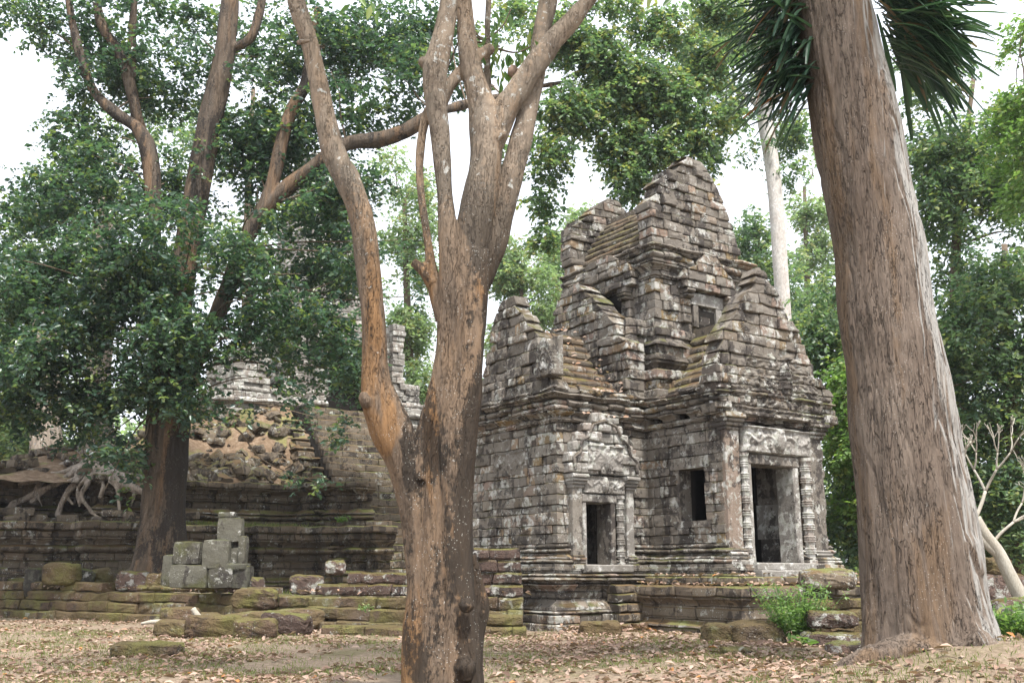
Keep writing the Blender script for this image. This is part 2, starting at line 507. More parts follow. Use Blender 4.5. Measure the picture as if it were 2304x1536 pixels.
P_TORUS = [(-0.03, 0), (0.03, 0.08), (0.075, 0.3), (0.085, 0.5), (0.075, 0.7), (0.03, 0.92), (-0.03, 1)]
P_FILLET = [(0, 0.0), (0.0, 0.28), (0.045, 0.32), (0.045, 0.62), (0.015, 0.66), (0.015, 1)]
P_CYMA_UP = [(0.0, 0), (0.0, 0.15), (0.02, 0.3), (0.08, 0.62), (0.14, 0.8), (0.15, 1)]
P_CYMA_DN = [(0.15, 0), (0.14, 0.25), (0.07, 0.45), (0.02, 0.7), (0.0, 0.86), (0.0, 1)]
P_CORNICE = [(0.0, 0), (0.05, 0.2), (0.05, 0.38), (0.12, 0.5), (0.15, 0.68), (0.13, 0.9), (0.08, 1)]
P_RECESS = [(-0.04, 0), (-0.04, 0.12), (-0.015, 0.2), (-0.015, 0.8), (-0.04, 0.88), (-0.04, 1)]
P_TILE = [(-0.12, 0), (-0.01, 0.02), (0.035, 0.18), (0.045, 0.42), (0.01, 0.68), (-0.08, 0.9), (-0.18, 1)]

def big(pts, k=2.0):
    return [(o * k, f) for o, f in pts]
BT, BD, BU, BC = big(P_TORUS, 2.1), big(P_CYMA_DN, 1.5), big(P_CYMA_UP, 1.5), big(P_CORNICE, 1.5)

class Stones:
    def __init__(s):
        s.k = {}
    def add(s, kind, V, F, rnd, face=None):
        c = sum((Vector(v) for v in V), Vector()) / len(V)
        d = (c - CAMP)
        L = max((Vector(V[0]) - Vector(v)).length for v in V[1:])
        if face is not None:
            facing = -d.normalized().dot(Vector((face[0], face[1], 0)))
        else:
            facing = 0.6
        vis = d.y > 0 and abs(d.x / max(d.y, .1)) < 0.56
        sc = (L / d.length) * (max(facing, 0.02) if vis else 0.001)
        s.k.setdefault(kind, []).append((sc, V, F, rnd))
    def flush(s, parent, mats, rest_names, limit=300, loc=(0, 0, 0)):
        for kind, lst in s.k.items():
            lst.sort(key=lambda a: -a[0])
            for sc, V, F, r in lst[:limit]:
                mesh_obj(kind, V, F, mats[kind], parent, r, origin=loc)
            rest = lst[limit:]
            if rest:
                VV, FF, RR = [], [], []
                for sc, V, F, r in rest:
                    b = len(VV)
                    VV += [(v[0] - loc[0], v[1] - loc[1], v[2] - loc[2]) for v in V]
                    FF += [tuple(i + b for i in f) for f in F]
                    RR += [r] * len(V)
                o = mesh_obj(rest_names[kind], VV, FF, mats[kind], parent, RR)
                tag(o, kind='stuff')

def jit(v, amp, f=2.6):
    v = Vector(v)
    return v + noise.noise_vector(v * f) * amp + noise.noise_vector(v * (f * 3.7)) * (amp * .55)

def skin(sections, caps=True):
    """stitch equal-length closed sections into a solid"""
    n = len(sections[0])
    V = [tuple(p) for s in sections for p in s]
    F = []
    for k in range(len(sections) - 1):
        a, b = k * n, (k + 1) * n
        for i in range(n):
            j = (i + 1) % n
            F.append((a + i, a + j, b + j, b + i))
    if caps:
        F.append(tuple(range(n))[::-1])
        F.append(tuple(range((len(sections) - 1) * n, len(sections) * n)))
    return V, F

def course(st, kind, path, z0, h, prof_fn, off=0.0, lmin=0.35, lmax=0.75, wear=0.012, frame=W, gaps=(), proud=0.015, missing=0.0,
           droop=None, seg=0.2, phase=None, gap=0.011, end_round=0.0, tone=None, wobble=0.0, shear=(0, 0)):
    """a course of stones along a plan polyline; outward is to the right of the walking direction"""
    P = [Vector(p) for p in path]
    dirs = [(b - a).normalized() for a, b in zip(P, P[1:])]
    nrm = [Vector((d.y, -d.x)) for d in dirs]
    lens = [(b - a).length for a, b in zip(P, P[1:])]
    acc = [0]
    for l_ in lens:
        acc.append(acc[-1] + l_)
    mit = [nrm[0]]
    for a, b in zip(nrm, nrm[1:]):
        m = (a + b)
        m = m / max(m.length_squared, 1e-6) * 2 if m.length > 1e-3 else a
        if m.length > 2: m = m.normalized() * 1.5
        mit.append(m)
    mit.append(nrm[-1])
    total = acc[-1]
    def loc(s):
        for i in range(len(lens)):
            if s <= acc[i + 1] + 1e-9:
                return P[i] + dirs[i] * (s - acc[i]), nrm[i]
        return P[-1], nrm[-1]
    s = 0.0
    first = True
    while s < total - 0.02:
        L = rng.uniform(lmin, lmax)
        if first:
            L *= rng.uniform(0.45, 1.0)
            first = False
        e = s + L
        for a in acc[1:-1]:
            if abs(e - a) < 0.16:
                e = a + 0.2
        if total - e < 0.22:
            e = total
        if rng.random() < missing:
            s = e
            continue
        g = gap
        sa, sb = s + g / 2, e - g / 2
        if sb - sa < 0.05:
            s = e
            continue
        corners = [i for i in range(1, len(acc) - 1) if sa + 0.01 < acc[i] < sb - 0.01]
        out = off + rng.gauss(0, proud)
        zz = z0 + (rng.gauss(0, wobble) if wobble else 0)
        dz = rng.uniform(0, 0.006) + gap
        pf = prof_fn(h - dz)
        yaw = rng.gauss(0, 0.008)
        mid = h / 2
        cuts = [(sa, None, True), (sa + 0.02, None, False)]
        marks = [sa + 0.02] + [acc[i] for i in corners] + [sb - 0.02]
        for m0, m1 in zip(marks, marks[1:]):
            k = max(1, int((m1 - m0) / seg))
            for q in range(1, k):
                cuts.append((m0 + (m1 - m0) * q / k, None, False))
            if m1 != sb - 0.02:
                ci = [i for i in corners if acc[i] == m1][0]
                cuts.append((m1, ci, False))
        cuts += [(sb - 0.02, None, False), (sb, None, True)]
        secs = []
        for (t_, ci, cap) in cuts:
            if ci is None:
                p, n_ = loc(t_)
            else:
                p, n_ = P[ci], mit[ci]
            lean = yaw * (t_ - (sa + sb) / 2)
            pts = []
            zd = droop(t_ / total) if droop else 0
            for (o, z) in pf:
                if cap and o > -0.2:
                    o2, z2 = o - 0.018, mid + (z - mid) * (1 - 0.035 / h)
                else:
                    o2, z2 = o, z
                if end_round and (t_ < sa + 0.03 and sa < 0.05 or t_ > sb - 0.03 and sb > total - 0.05):
                    if z > mid: z2 -= end_round * (1.0 if cap else 0.35)
                q = p + n_ * (o2 + out + lean)
                if shear[0] and sa < .05 and t_ < sa + .03: q = q + dirs[0] * (shear[0] * z / h)
                if shear[1] and sb > total - .05 and t_ > sb - .03: q = q + dirs[-1] * (shear[1] * z / h)
                w_ = frame(q.x, q.y, zz + z2 + zd)
                pts.append(jit(w_, wear) if o > -0.2 else Vector(w_))
            secs.append(pts)
        V, F = skin(secs)
        p, n_ = loc((sa + sb) / 2)
        a0, a1 = frame(0, 0, 0), frame(n_.x, n_.y, 0)
        r = rng.random() if tone is None else min(1, max(0, rng.gauss(*tone)))
        st.add(kind, V, F, r, (a1[0] - a0[0], a1[1] - a0[1]))
        s = e

def boxm(a0, a1, b0, b1, z0, z1, frame=W):
    v = [frame(a, b, z) for z in (z0, z1) for a, b in ((a0, b0), (a1, b0), (a1, b1), (a0, b1))]
    f = [(0, 3, 2, 1), (4, 5, 6, 7), (0, 1, 5, 4), (1, 2, 6, 5), (2, 3, 7, 6), (3, 0, 4, 7)]
    return v, f

def merge(parts):
    V, F = [], []
    for v, f in parts:
        b = len(V)
        V += list(v)
        F += [tuple(i + b for i in g) for g in f]
    return V, F

def rough_block(c, sx, sy, sz, rot=0.0, tilt=(0, 0), cham=0.12, wear=0.02, div=2, seed=None, fine=.5):
    """a worn block: a subdivided rounded box, unevenly weathered. c = centre of its base"""
    k = div + 1
    gridn = {}
    V, F = [], []
    sd = rng.random() * 100
    def put(i, j, l):
        key = (i, j, l)
        if key in gridn: return gridn[key]
        p = Vector((2 * i / k - 1, 2 * j / k - 1, 2 * l / k - 1))
        m = sorted((abs(p.x), abs(p.y), abs(p.z)))
        r = 1 - cham * (max(0, m[1] - 0.6) / 0.4) * 0.7 - cham * (max(0, m[0] - 0.6) / 0.4) * 0.5
        q = Vector((p.x * r * sx / 2, p.y * r * sy / 2, p.z * r * sz / 2))
        nv = noise.noise_vector(q * 3.1 + Vector((sd, sd, sd)))
        q += nv * wear + noise.noise_vector(q * 11 + Vector((sd, 0, sd))) * wear * fine
        gridn[key] = len(V)
        V.append(q)
        return gridn[key]
    for ax in range(3):
        for side in (0, k):
            for i in range(k):
                for j in range(k):
                    cs = []
                    for a, b in ((i, j), (i + 1, j), (i + 1, j + 1), (i, j + 1)):
                        t = [0, 0, 0]
                        t[ax] = side
                        t[(ax + 1) % 3] = a
                        t[(ax + 2) % 3] = b
                        cs.append(put(*t))
                    F.append(tuple(cs) if side else tuple(cs[::-1]))
    R = Matrix.Rotation(rot, 3, 'Z') @ Matrix.Rotation(tilt[0], 3, 'X') @ Matrix.Rotation(tilt[1], 3, 'Y')
    cc = Vector(c) + Vector((0, 0, sz / 2))
    return [tuple(R @ v + cc) for v in V], F

def relief(name, parent, a0, b0, da, db, width, z0, height, fn, mat, nu=40, nv=20, out=0.0, rnd=0.5, frame=W, back=0.15):
    """a carved panel: heights fn(s,t) metres proud of the plane through (a0,b0) along (da,db); outward right of travel"""
    na, nb = db, -da
    V, F = [], []
    for j in range(nv + 1):
        for i in range(nu + 1):
            s_, t_ = i / nu, j / nv
            edge = (i in (0, nu) or j in (0, nv))
            h = -back if edge else fn(s_, t_) + out
            V.append(frame(a0 + da * width * s_ + na * h, b0 + db * width * s_ + nb * h, z0 + height * t_))
    n = nu + 1
    for j in range(nv):
        for i in range(nu):
            F.append((j * n + i, j * n + i + 1, (j + 1) * n + i + 1, (j + 1) * n + i))
    return mesh_obj(name, V, F, mat, parent, rnd, smooth=True, origin=tuple(parent.location) if parent else (0, 0, 0))

def lathe(name, parent, cx, cy, z0, rings, mat, seg=8, rnd=0.5, smooth=False, origin=None):
    V, F = [], []
    for (z, r) in rings:
        for k in range(seg):
            a = 2 * math.pi * (k + 0.5) / seg
            V.append((cx + r * math.cos(a), cy + r * math.sin(a), z0 + z))
    for j in range(len(rings) - 1):
        for k in range(seg):
            k2 = (k + 1) % seg
            F.append((j * seg + k, j * seg + k2, (j + 1) * seg + k2, (j + 1) * seg + k))
    F.append(tuple(range(seg))[::-1])
    F.append(tuple(range((len(rings) - 1) * seg, len(rings) * seg)))
    return mesh_obj(name, V, F, mat, parent, rnd, smooth, origin or (tuple(parent.location) if parent else (0, 0, 0)))

# ================================================================== THE SANDSTONE GATE TEMPLE
UL, UR, VPF, WD = 2.9, 6.55, -2.58, 3.87          # wing/porch corner, porch right, porch front, wing depth
UE = 9.45
T0, T1, TB = 3.13, 6.47, 3.6                       # upper storey
temple = empty('temple', W(4.7, 1.9, 0), 'ruined grey sandstone temple with pointed gables, dark doorways and a tall gabled upper storey', 'temple')
TL = tuple(temple.location)
ts = Stones()

def full_path(off=0.0):
    return [(0, WD), (0, 0), (UL, 0), (UL, VPF), (UR, VPF), (UR, 0), (UE, 0), (UE, WD)]

# wing B side, wing A side with door gap, porch side with window gap, porch front with door gap
WIN = (-1.06, -1.98, 2.52, 3.80)
DOORW = (0.66, 1.66, 1.53, 3.16)
DOORP = (3.66, 5.50, 1.55, 3.98)

def temple_course(kind, z0, h, pf, off, **kw):
    z1 = z0 + h
    segs = []
    inw = z1 > DOORW[2] + 0.05 and z0 < DOORW[3] - 0.05
    inn = z1 > WIN[2] + 0.05 and z0 < WIN[3] - 0.05
    inp = z1 > DOORP[2] + 0.05 and z0 < DOORP[3] - 0.05
    cur = [(0, WD), (0, 0)]
    if inw:
        cur.append((DOORW[0], 0)); segs.append(cur); cur = [(DOORW[1], 0)]
    cur.append((UL, 0))
    if inn:
        cur.append((UL, WIN[0])); segs.append(cur); cur = [(UL, WIN[1])]
    cur.append((UL, VPF))
    if inp:
        cur.append((DOORP[0], VPF)); segs.append(cur); cur = [(DOORP[1], VPF)]
    cur += [(UR, VPF), (UR, 0), (UE, 0), (UE, WD)]
    segs.append(cur)
    for sg in segs:
        course(ts, kind, sg, z0, h, pf, off, **kw)

# plinth and base mouldings
z = -0.05
for h, pf, off in ((0.24, chamf(.03), 0.50), (0.20, chamf(.02), 0.46), (0.10, prof(P_TORUS), 0.38), (0.25, prof(P_CYMA_DN), 0.24), (0.17, prof(P_RECESS), 0.26),
                   (0.16, prof(P_CYMA_UP), 0.25), (0.15, prof(P_CORNICE), 0.32), (0.09, prof(P_TORUS), 0.33), (0.22, prof(P_FILLET), 0.22), (0.12, prof(P_TORUS), 0.14),
                   (0.13, prof(P_CYMA_DN), 0.05), (0.12, prof(P_TORUS), 0.05), (0.10, prof(P_FILLET), 0.04)):
    temple_course('plinth_stone', z, h, pf, off, lmin=0.4, lmax=0.95, wear=0.018)
    z += h
ZW = z       # top of the base mouldings
# plain wall
while z < 4.66:
    h = rng.uniform(0.17, 0.30)
    if 4.66 - z < 0.3: h = 4.66 - z + 0.001
    temple_course('wall_stone', z, h, chamf(.012, .4), rng.gauss(0, .008), lmin=0.22, lmax=0.8, wear=0.024, proud=0.016, gap=.006)
    z += h
# frieze and cornice
for h, pf, off in ((0.22, prof(P_RECESS), 0.03), (0.13, prof(P_FILLET), 0.04), (0.14, prof(P_CYMA_UP), 0.04), (0.12, prof(P_FILLET), 0.13), (0.17, prof(P_TORUS), 0.12),
                   (0.15, prof(P_CORNICE), 0.14), (0.12, prof(P_FILLET), 0.22)):
    temple_course('cornice_stone', z, h, pf, off, lmin=0.28, lmax=0.8, wear=0.036, proud=0.035, missing=.035, wobble=.008)
    z += h
ZC = z
print('wall top', ZC)

# roof of the left wing: stone rows stepping back to the ridge
def roof_rows(patha, normal_to_ridge, z0, rows, depth, rise, kind='roof_stone', **kw):
    pass
CV = WD / 2
nrow = 8
zr = ZC
for k in range(nrow):
    f = (k + 1) / nrow
    inset = (CV - 0.12) * (1 - (1 - f) ** 1.35) * 0.92
    h = 0.26
    for sgn in (0, 1):
        b = inset if sgn == 0 else WD - inset
        pa = [(0.35, b), (UL + 0.1, b)] if sgn == 0 else [(UL + 0.1, b), (0.35, b)]
        course(ts, 'roof_stone', pa, zr, h, prof(P_TILE, 0.5), 0.0, lmin=0.35, lmax=0.8, wear=0.035, proud=0.03, wobble=0.012)
        pa = [(UR - 0.1, b), (UE - 0.3, b)] if sgn == 0 else [(UE - 0.3, b), (UR - 0.1, b)]
        course(ts, 'roof_stone', pa, zr, h, prof(P_TILE, 0.5), 0.0, lmin=0.35, lmax=0.8, wear=0.035, proud=0.03)
    zr += 0.232
# roof of the porch
CU = (UL + UR) / 2
zr = ZC
nrow = 8
for k in range(nrow):
    f = (k + 1) / nrow
    inset = (CU - UL - 0.12) * (1 - (1 - f) ** 1.35) * 0.92
    for sgn in (0, 1):
        a = UL + inset if sgn == 0 else UR - inset
        pa = [(a, 0.1), (a, VPF + 0.35)] if sgn == 0 else [(a, VPF + 0.35), (a, 0.1)]
        course(ts, 'roof_stone', pa, zr, 0.27, prof(P_TILE, 0.5), 0.0, lmin=0.4, lmax=0.85, wear=0.035, proud=0.03, wobble=0.012)
    zr += 0.25

# gables: courses between a left and a right outline
def interp(tab, z):
    """tab: [(coord, z)] rising in z"""
    if z <= tab[0][1]: return tab[0][0]
    for (c0, z0), (c1, z1) in zip(tab, tab[1:]):
        if z <= z1:
            return c0 + (c1 - c0) * (z - z0) / max(z1 - z0, 1e-6)
    return tab[-1][0]

def gable(kind, fixed, axis, left, right, z0, z1, thick, hmin=0.18, hmax=0.32, ragged=0.05, off=0.0, **kw):
    """axis 'a': runs along a at b=fixed facing -b ; axis 'b': runs along b (towards -b) at a=fixed facing -a"""
    z = z0
    while z < z1 - 0.06:
        h = min(rng.uniform(hmin, hmax), z1 - z)
        lo, hi = interp(left, z), interp(right, z)
        sh = ((interp(left, z + h) - lo), (interp(right, z + h) - hi))
        if axis == 'b': sh = (-sh[0], -sh[1])
        j1, j2 = rng.gauss(0, ragged), rng.gauss(0, ragged)
        lo += j1; hi += j2
        if axis == 'a':
            path = [(lo, fixed), (hi, fixed)]
        else:
            path = [(fixed, lo), (fixed, hi)]
        if abs(hi - lo) > 0.12:
            a_ = dict(lmin=0.24, lmax=0.72, wear=0.034, proud=0.032, wobble=.008, end_round=0.02, shear=sh)
            a_.update(kw)
            course(ts, kind, path, z, h, chamf(.022, thick), off, **a_)
        z += h

# upper storey -------------------------------------------------------
tp = [(T0, TB), (T0, -0.25), (T1, -0.25), (T1, TB)]
z = ZC - 0.1
# crossing base between roofs and the upper storey
for h, pf, off in ((0.3, chamf(.03), .35), (0.27, chamf(.03), .33), (0.26, chamf(.03), .36), (0.2, prof(P_CYMA_UP), .22), (0.2, prof(P_FILLET), .28), (0.28, chamf(.03), 0.12), (0.26, prof(P_CYMA_DN), .06), (.25, chamf(.02), .1)):
    course(ts, 'tower_stone', tp, z, h, pf, off, lmin=.35, lmax=.75, wear=.03, proud=.03)
    z += h
while z < 9.0:
    h = min(rng.uniform(0.21, 0.3), 9.0 - z + .001)
    course(ts, 'tower_stone', tp, z, h, chamf(.014, .4), 0.0, lmin=.26, lmax=.75, wear=.028, proud=.022, gap=.007)
    z += h
for h, pf, off in ((0.2, prof(P_FILLET), 0.02), (0.17, prof(P_CYMA_UP), 0.04), (0.13, prof(P_FILLET), 0.12), (0.22, prof(P_TORUS), 0.11), (0.2, prof(P_CORNICE), 0.12)):
    course(ts, 'tower_stone', tp, z, h, pf, off, lmin=.3, lmax=.8, wear=.036, proud=.035, missing=.03)
    z += h
ZE = z
print('tower eaves', ZE)
# front gable of the upper storey
gable('gable_stone', -0.25, 'a', [(3.12, 9.7), (3.06, 11.2), (3.30, 11.35), (3.36, 11.7), (3.62, 11.95), (3.95, 12.2), (4.20, 12.5), (4.55, 12.68)],
      [(6.50, 9.7), (6.42, 10.4), (6.26, 10.9), (5.98, 11.4), (5.72, 11.9), (5.45, 12.3), (5.05, 12.66)], ZE, 12.74, 0.55, off=0.03)
# back gable
gable('gable_stone', TB - 0.45, 'a', [(3.0, 9.7), (3.02, 11.45), (3.35, 11.6), (3.7, 11.95), (4.1, 12.3), (4.5, 12.6)], [(6.5, 9.7), (6.3, 10.6), (5.9, 11.4), (5.4, 12.1), (5.0, 12.6)], ZE - .3, 12.6, 0.5, ragged=.06, wear=.04, proud=.04)
# tower roof rows
zr = ZE
nrow = 9
for k in range(nrow):
    f = (k + 1) / nrow
    half = (T1 - T0) / 2
    inset = 0.05 + (half - 0.15) * (1 - (1 - f) ** 0.62) * 0.95
    for sgn in (0, 1):
        a = T0 + inset if sgn == 0 else T1 - inset
        pa = [(a, TB - 0.5), (a, 0.28)] if sgn == 0 else [(a, 0.28), (a, TB - 0.5)]
        course(ts, 'roof_stone', pa, zr, 0.24, prof(P_TILE, 0.5), 0.0, lmin=.35, lmax=.9, wear=.03, proud=.02, tone=(0.3, .2))
    zr += 0.215

# false window with pillars and pediment on the door face of the upper storey
def niche_A(u0, u1, b, zb):
    uc = (u0 + u1) / 2
    for uu in (u0 + .13, u1 - .13):
        for k in range(5):
            hh = (0.24, 0.22, 0.2, 0.12, 0.14)[k]
            oo = (0.16, 0.13, 0.13, 0.2, 0.26)[k]
            zz = zb + sum((0.24, 0.22, 0.2, 0.12, 0.14)[:k])
            course(ts, 'tower_stone', [(uu - .15, b + .02), (uu - .15, b), (uu + .15, b), (uu + .15, b + .02)][1:3], zz, hh, chamf(.02, .3) if k < 3 else prof(P_TORUS, .3), oo, lmin=.5, lmax=.6, wear=.012)
    zt = zb + 0.92
    gable('gable_stone', b, 'a', [(u0 - .12, zt), (u0 - .1, zt + .45), (uc - .45, zt + .75), (uc - .2, zt + 1.05)], [(u1 + .12, zt), (u1 + .1, zt + .45), (uc + .5, zt + .75), (uc + .25, zt + 1.05)],
          zt + .0, zt + 1.08, .3, off=0.30, ragged=.02)
niche_A(4.05, 5.85, -0.25, 7.88)
def plate(name, u0, u1, b, z0, z1, t0, t1, mat, r=0.5):
    v, f = boxm(u0, u1, b - t1, b - t0, z0, z1)
    v = [tuple(jit(q, .008, 4)) for q in v]
    return mesh_obj(name, v, f, mat, temple, r, origin=TL)
plate('lintel', 4.36, 5.62, -0.25, 8.42, 8.74, -0.02, 0.10, M['palesand'], .4)
plate('window_frame', 5.30, 5.52, -0.25, 7.80, 8.415, -0.02, 0.09, M['palesand'], .5)
plate('window_frame', 4.44, 4.62, -0.25, 7.80, 8.415, -0.02, 0.09, M['sand'], .5)
plate('window_shade_plate', 4.63, 5.29, -0.25, 7.80, 8.30, 0.0, 0.03, M['core'])  # flat dark plate on the wall face, painting the shade of a recess
# pillar and pediment on the side face of the upper storey
for (b0, b1) in ((0.62, 1.0), (2.3, 2.62)):
    zz = 7.8
    for hh, oo, pf in ((0.26, .16, chamf(.02, .3)), (0.25, .13, chamf(.02, .3)), (0.24, .13, chamf(.02, .3)), (0.1, .17, prof(P_TORUS, .3)), (0.1, .2, prof(P_TORUS, .3)), (.16, .25, chamf(.02, .3))):
        course(ts, 'tower_stone', [(T0, b1), (T0, b0)], zz, hh, pf, oo, lmin=.5, lmax=.6, wear=.012)
        zz += hh
gable('gable_stone', T0, 'b', [(2.95, 8.9), (2.95, 9.5), (2.6, 9.75), (2.2, 9.95)], [(0.35, 8.9), (0.35, 9.5), (0.8, 9.7), (1.2, 9.95)], 8.9, 9.95, .3, off=.3, ragged=.03)

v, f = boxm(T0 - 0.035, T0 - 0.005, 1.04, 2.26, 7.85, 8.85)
mesh_obj('side_shade_panel', v, f, M['core'], temple, .3, origin=TL)  # dark panel laid on the wall, its colour standing in for interior shade

# gable at the end of the left wing (faces -a)
gable('gable_stone', 0.02, 'b', [(3.87, ZC), (3.55, 6.2), (3.1, 6.6), (2.92, 7.1), (2.65, 7.8), (2.4, 8.15), (2.15, 8.42)],
      [(-0.1, ZC), (0.3, 6.2), (0.5, 6.75), (0.62, 7.1), (0.95, 7.42), (1.15, 7.6), (1.4, 7.95), (1.75, 8.3)], ZC, 8.45, 0.42, off=0.10)
# stepped inner gable above the left wing roof
gable('gable_stone', 2.25, 'b', [(3.6, 6.6), (3.2, 8.0), (2.95, 8.6), (2.6, 9.1), (2.3, 9.22)],
      [(-0.12, 5.9), (-0.12, 7.15), (0.15, 7.3), (0.25, 7.7), (0.7, 8.1), (1.0, 8.3), (1.1, 8.6), (1.5, 8.75), (1.6, 9.0), (1.95, 9.2)], ZC - .05, 9.25, 0.6, off=0.05, ragged=.04)
# its mirror at the right wing
gable('gable_stone', 7.4, 'b', [(3.6, 6.6), (3.2, 8.0), (2.95, 8.6), (2.3, 9.22)], [(-0.12, 5.9), (0.15, 7.3), (1.0, 8.3), (1.9, 9.2)], ZC, 9.2, 0.6)
# porch gable (faces -b): tall pointed with ragged sides
gable('gable_stone', VPF, 'a', [(2.72, 5.1), (2.56, 5.6), (2.66, 6.3), (3.0, 6.95), (3.35, 7.4), (3.62, 7.8), (3.9, 8.2), (4.2, 8.55), (4.36, 8.72)],
      [(7.02, 5.1), (6.9, 5.9), (6.45, 6.15), (6.15, 6.35), (5.9, 6.8), (5.72, 7.35), (5.40, 7.6), (5.15, 7.95), (4.9, 8.4), (4.66, 8.75)], 5.02, 8.8, 0.5, off=0.20, wear=.035, proud=.035)
# stones piled where the wing, the porch and the upper storey meet
for k in range(9):
    course(ts, 'tower_stone', [(2.35, 0.25 - 0.02 * k), (2.35 + .02 * k, -0.02), (2.98, -0.02), (2.98, -0.55 + .04 * k)], ZC + .24 * k, .24, chamf(.03, .3), 0.04 - .015 * k, lmin=.3, lmax=.5, wear=.035, proud=.04)

# masonry core behind the stones, hollow porch and wing rooms
cv = []
def cb(*a): cv.append(boxm(*a))
TK = 0.3
# wing side wall core, wing front core around the door
cb(TK, TK + .25, 0.02 + TK, WD, -0.2, ZC); cb(TK, DOORW[0] - .0, TK, TK + .3, -0.2, ZC); cb(DOORW[1] + .0, UL + .4, TK, TK + .3, -0.2, ZC)
cb(DOORW[0], DOORW[1], TK, TK + .3, DOORW[3] + .1, ZC); cb(DOORW[0] - .001, DOORW[1] + .001, TK - .05, 3.5, -0.2, DOORW[2] - .02)
cb(TK, UE - TK, WD - .3, WD, -0.2, ZC)
# porch side cores around the window
cb(UL + TK, UL + TK + .3, VPF + TK, WIN[1], -0.2, ZC); cb(UL + TK, UL + TK + .3, WIN[0], .3, -0.2, ZC)
cb(UL + TK, UL + TK + .3, WIN[1] - .001, WIN[0] + .001, -0.2, WIN[2] - .02); cb(UL + TK, UL + TK + .3, WIN[1] - .001, WIN[0] + .001, WIN[3] + .05, ZC)
cb(UL + TK + .3, DOORP[0], VPF + TK, VPF + TK + .3, -.2, ZC); cb(DOORP[1], UR - TK, VPF + TK, VPF + TK + .3, -.2, ZC)
cb(DOORP[0] - .001, DOORP[1] + .001, VPF + TK, VPF + TK + .3, DOORP[3], ZC); cb(DOORP[0] - .001, DOORP[1] + .001, VPF + .1, 3.0, -.2, DOORP[2] - .03)
cb(UR - TK - .25, UR - TK, VPF + TK, .3, -.2, ZC); cb(UR - .3, UE - .3, TK, TK + .3, -.2, ZC); cb(UE - .55, UE - .3, TK, WD, -.2, ZC)
# ceilings, roof cores
cb(.2, UE - .2, .25, WD - .1, ZC - .05, ZC + .12); cb(UL + .25, UR - .25, VPF + .25, .4, ZC - .06, ZC + .12)
for k in range(7):
    f_ = (k + 1) / 8
    ins = (CV - .12) * (1 - (1 - f_) ** 1.35) * .92 + .32
    cb(.4 + k * .001, UE - .35, ins, WD - ins, ZC + .1 + .232 * k, ZC + .1 + .232 * (k + 1))
    ins = (CU - UL - .12) * (1 - (1 - f_) ** 1.35) * .92 + .32
    cb(UL + ins, UR - ins, VPF + .3, 1.0 + k * .001, ZC + .1 + .25 * k, ZC + .1 + .25 * (k + 1))
cb(T0 + .28, T1 - .28, .05, TB, ZC, ZE); 
for k in range(8):
    f_ = (k + 1) / 9
    ins = .05 + (1.67 - .15) * (1 - (1 - f_) ** .62) * .95 + .33
    cb(T0 + ins, T1 - ins, .1, TB - .2, ZE - .01 + .215 * k, ZE + .215 * (k + 1) - .02)
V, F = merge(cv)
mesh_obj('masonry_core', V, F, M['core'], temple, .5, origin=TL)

smats = {'plinth_stone': M['sand'], 'wall_stone': M['sand'], 'cornice_stone': M['sand'], 'roof_stone': M['roof'], 'tower_stone': M['sand'], 'gable_stone': M['sand']}
ts.flush(temple, smats, {'plinth_stone': 'plinth_masonry', 'wall_stone': 'wall_masonry', 'cornice_stone': 'cornice_masonry', 'roof_stone': 'roof_masonry', 'tower_stone': 'tower_masonry', 'gable_stone': 'gable_masonry'}, loc=TL)

# ---- door cases
def post(name, u0, u1, b0, b1, z0, z1, mat, r=.5, wear=.01):
    """an upright worn slab, cut in a few lifts"""
    n = max(2, int((z1 - z0) / .35))
    secs = []
    for k in range(n + 1):
        zz = z0 + (z1 - z0) * k / n
        c = .02
        ring = [(u0 + c, b0), (u1 - c, b0), (u1, b0 + c), (u1, b1), (u0, b1), (u0, b0 + c)]
        secs.append([tuple(jit(W(a, b, zz), wear, 5)) for a, b in ring])
    V, F = skin(secs)
    return mesh_obj(name, V, F, mat, temple, r, origin=TL)

def beam(name, u0, u1, b0, b1, z0, z1, mat, r=.5, wear=.012):
    n = max(2, int((u1 - u0) / .25))
    secs = []
    for k in range(n + 1):
        a = u0 + (u1 - u0) * k / n
        c = .025
        ring = [(b0 + c, z0), (b1, z0), (b1, z1), (b0 + c, z1), (b0, z1 - c), (b0, z0 + c)]
        secs.append([tuple(jit(W(a, b, zz), wear, 5)) for b, zz in ring])
    V, F = skin(secs)
    return mesh_obj(name, V, F, mat, temple, r, origin=TL)

def colonette(uc, bc, z0, z1, r0):
    rings = [(0, r0 * 1.2), (.12, r0 * 1.2), (.13, r0)]
    z = .13
    H_ = z1 - z0
    k = 0
    while z < H_ - .2:
        if k % 2 == 0:
            rings += [(z, r0 * .86), (z + .13, r0 * .86)]
            z += .13
        else:
            for q in range(3):
                rings += [(z + .002, r0 * .9), (z + .015, r0 * 1.12), (z + .04, r0 * 1.12), (z + .05, r0 * .9)]
                z += .052
        k += 1
    rings += [(H_ - .1, r0), (H_ - .08, r0 * 1.25), (H_, r0 * 1.25)]
    p = W(uc, bc)
    return lathe('colonette', temple, p[0], p[1], z0, rings, M['palesand'], 8, rng.random())

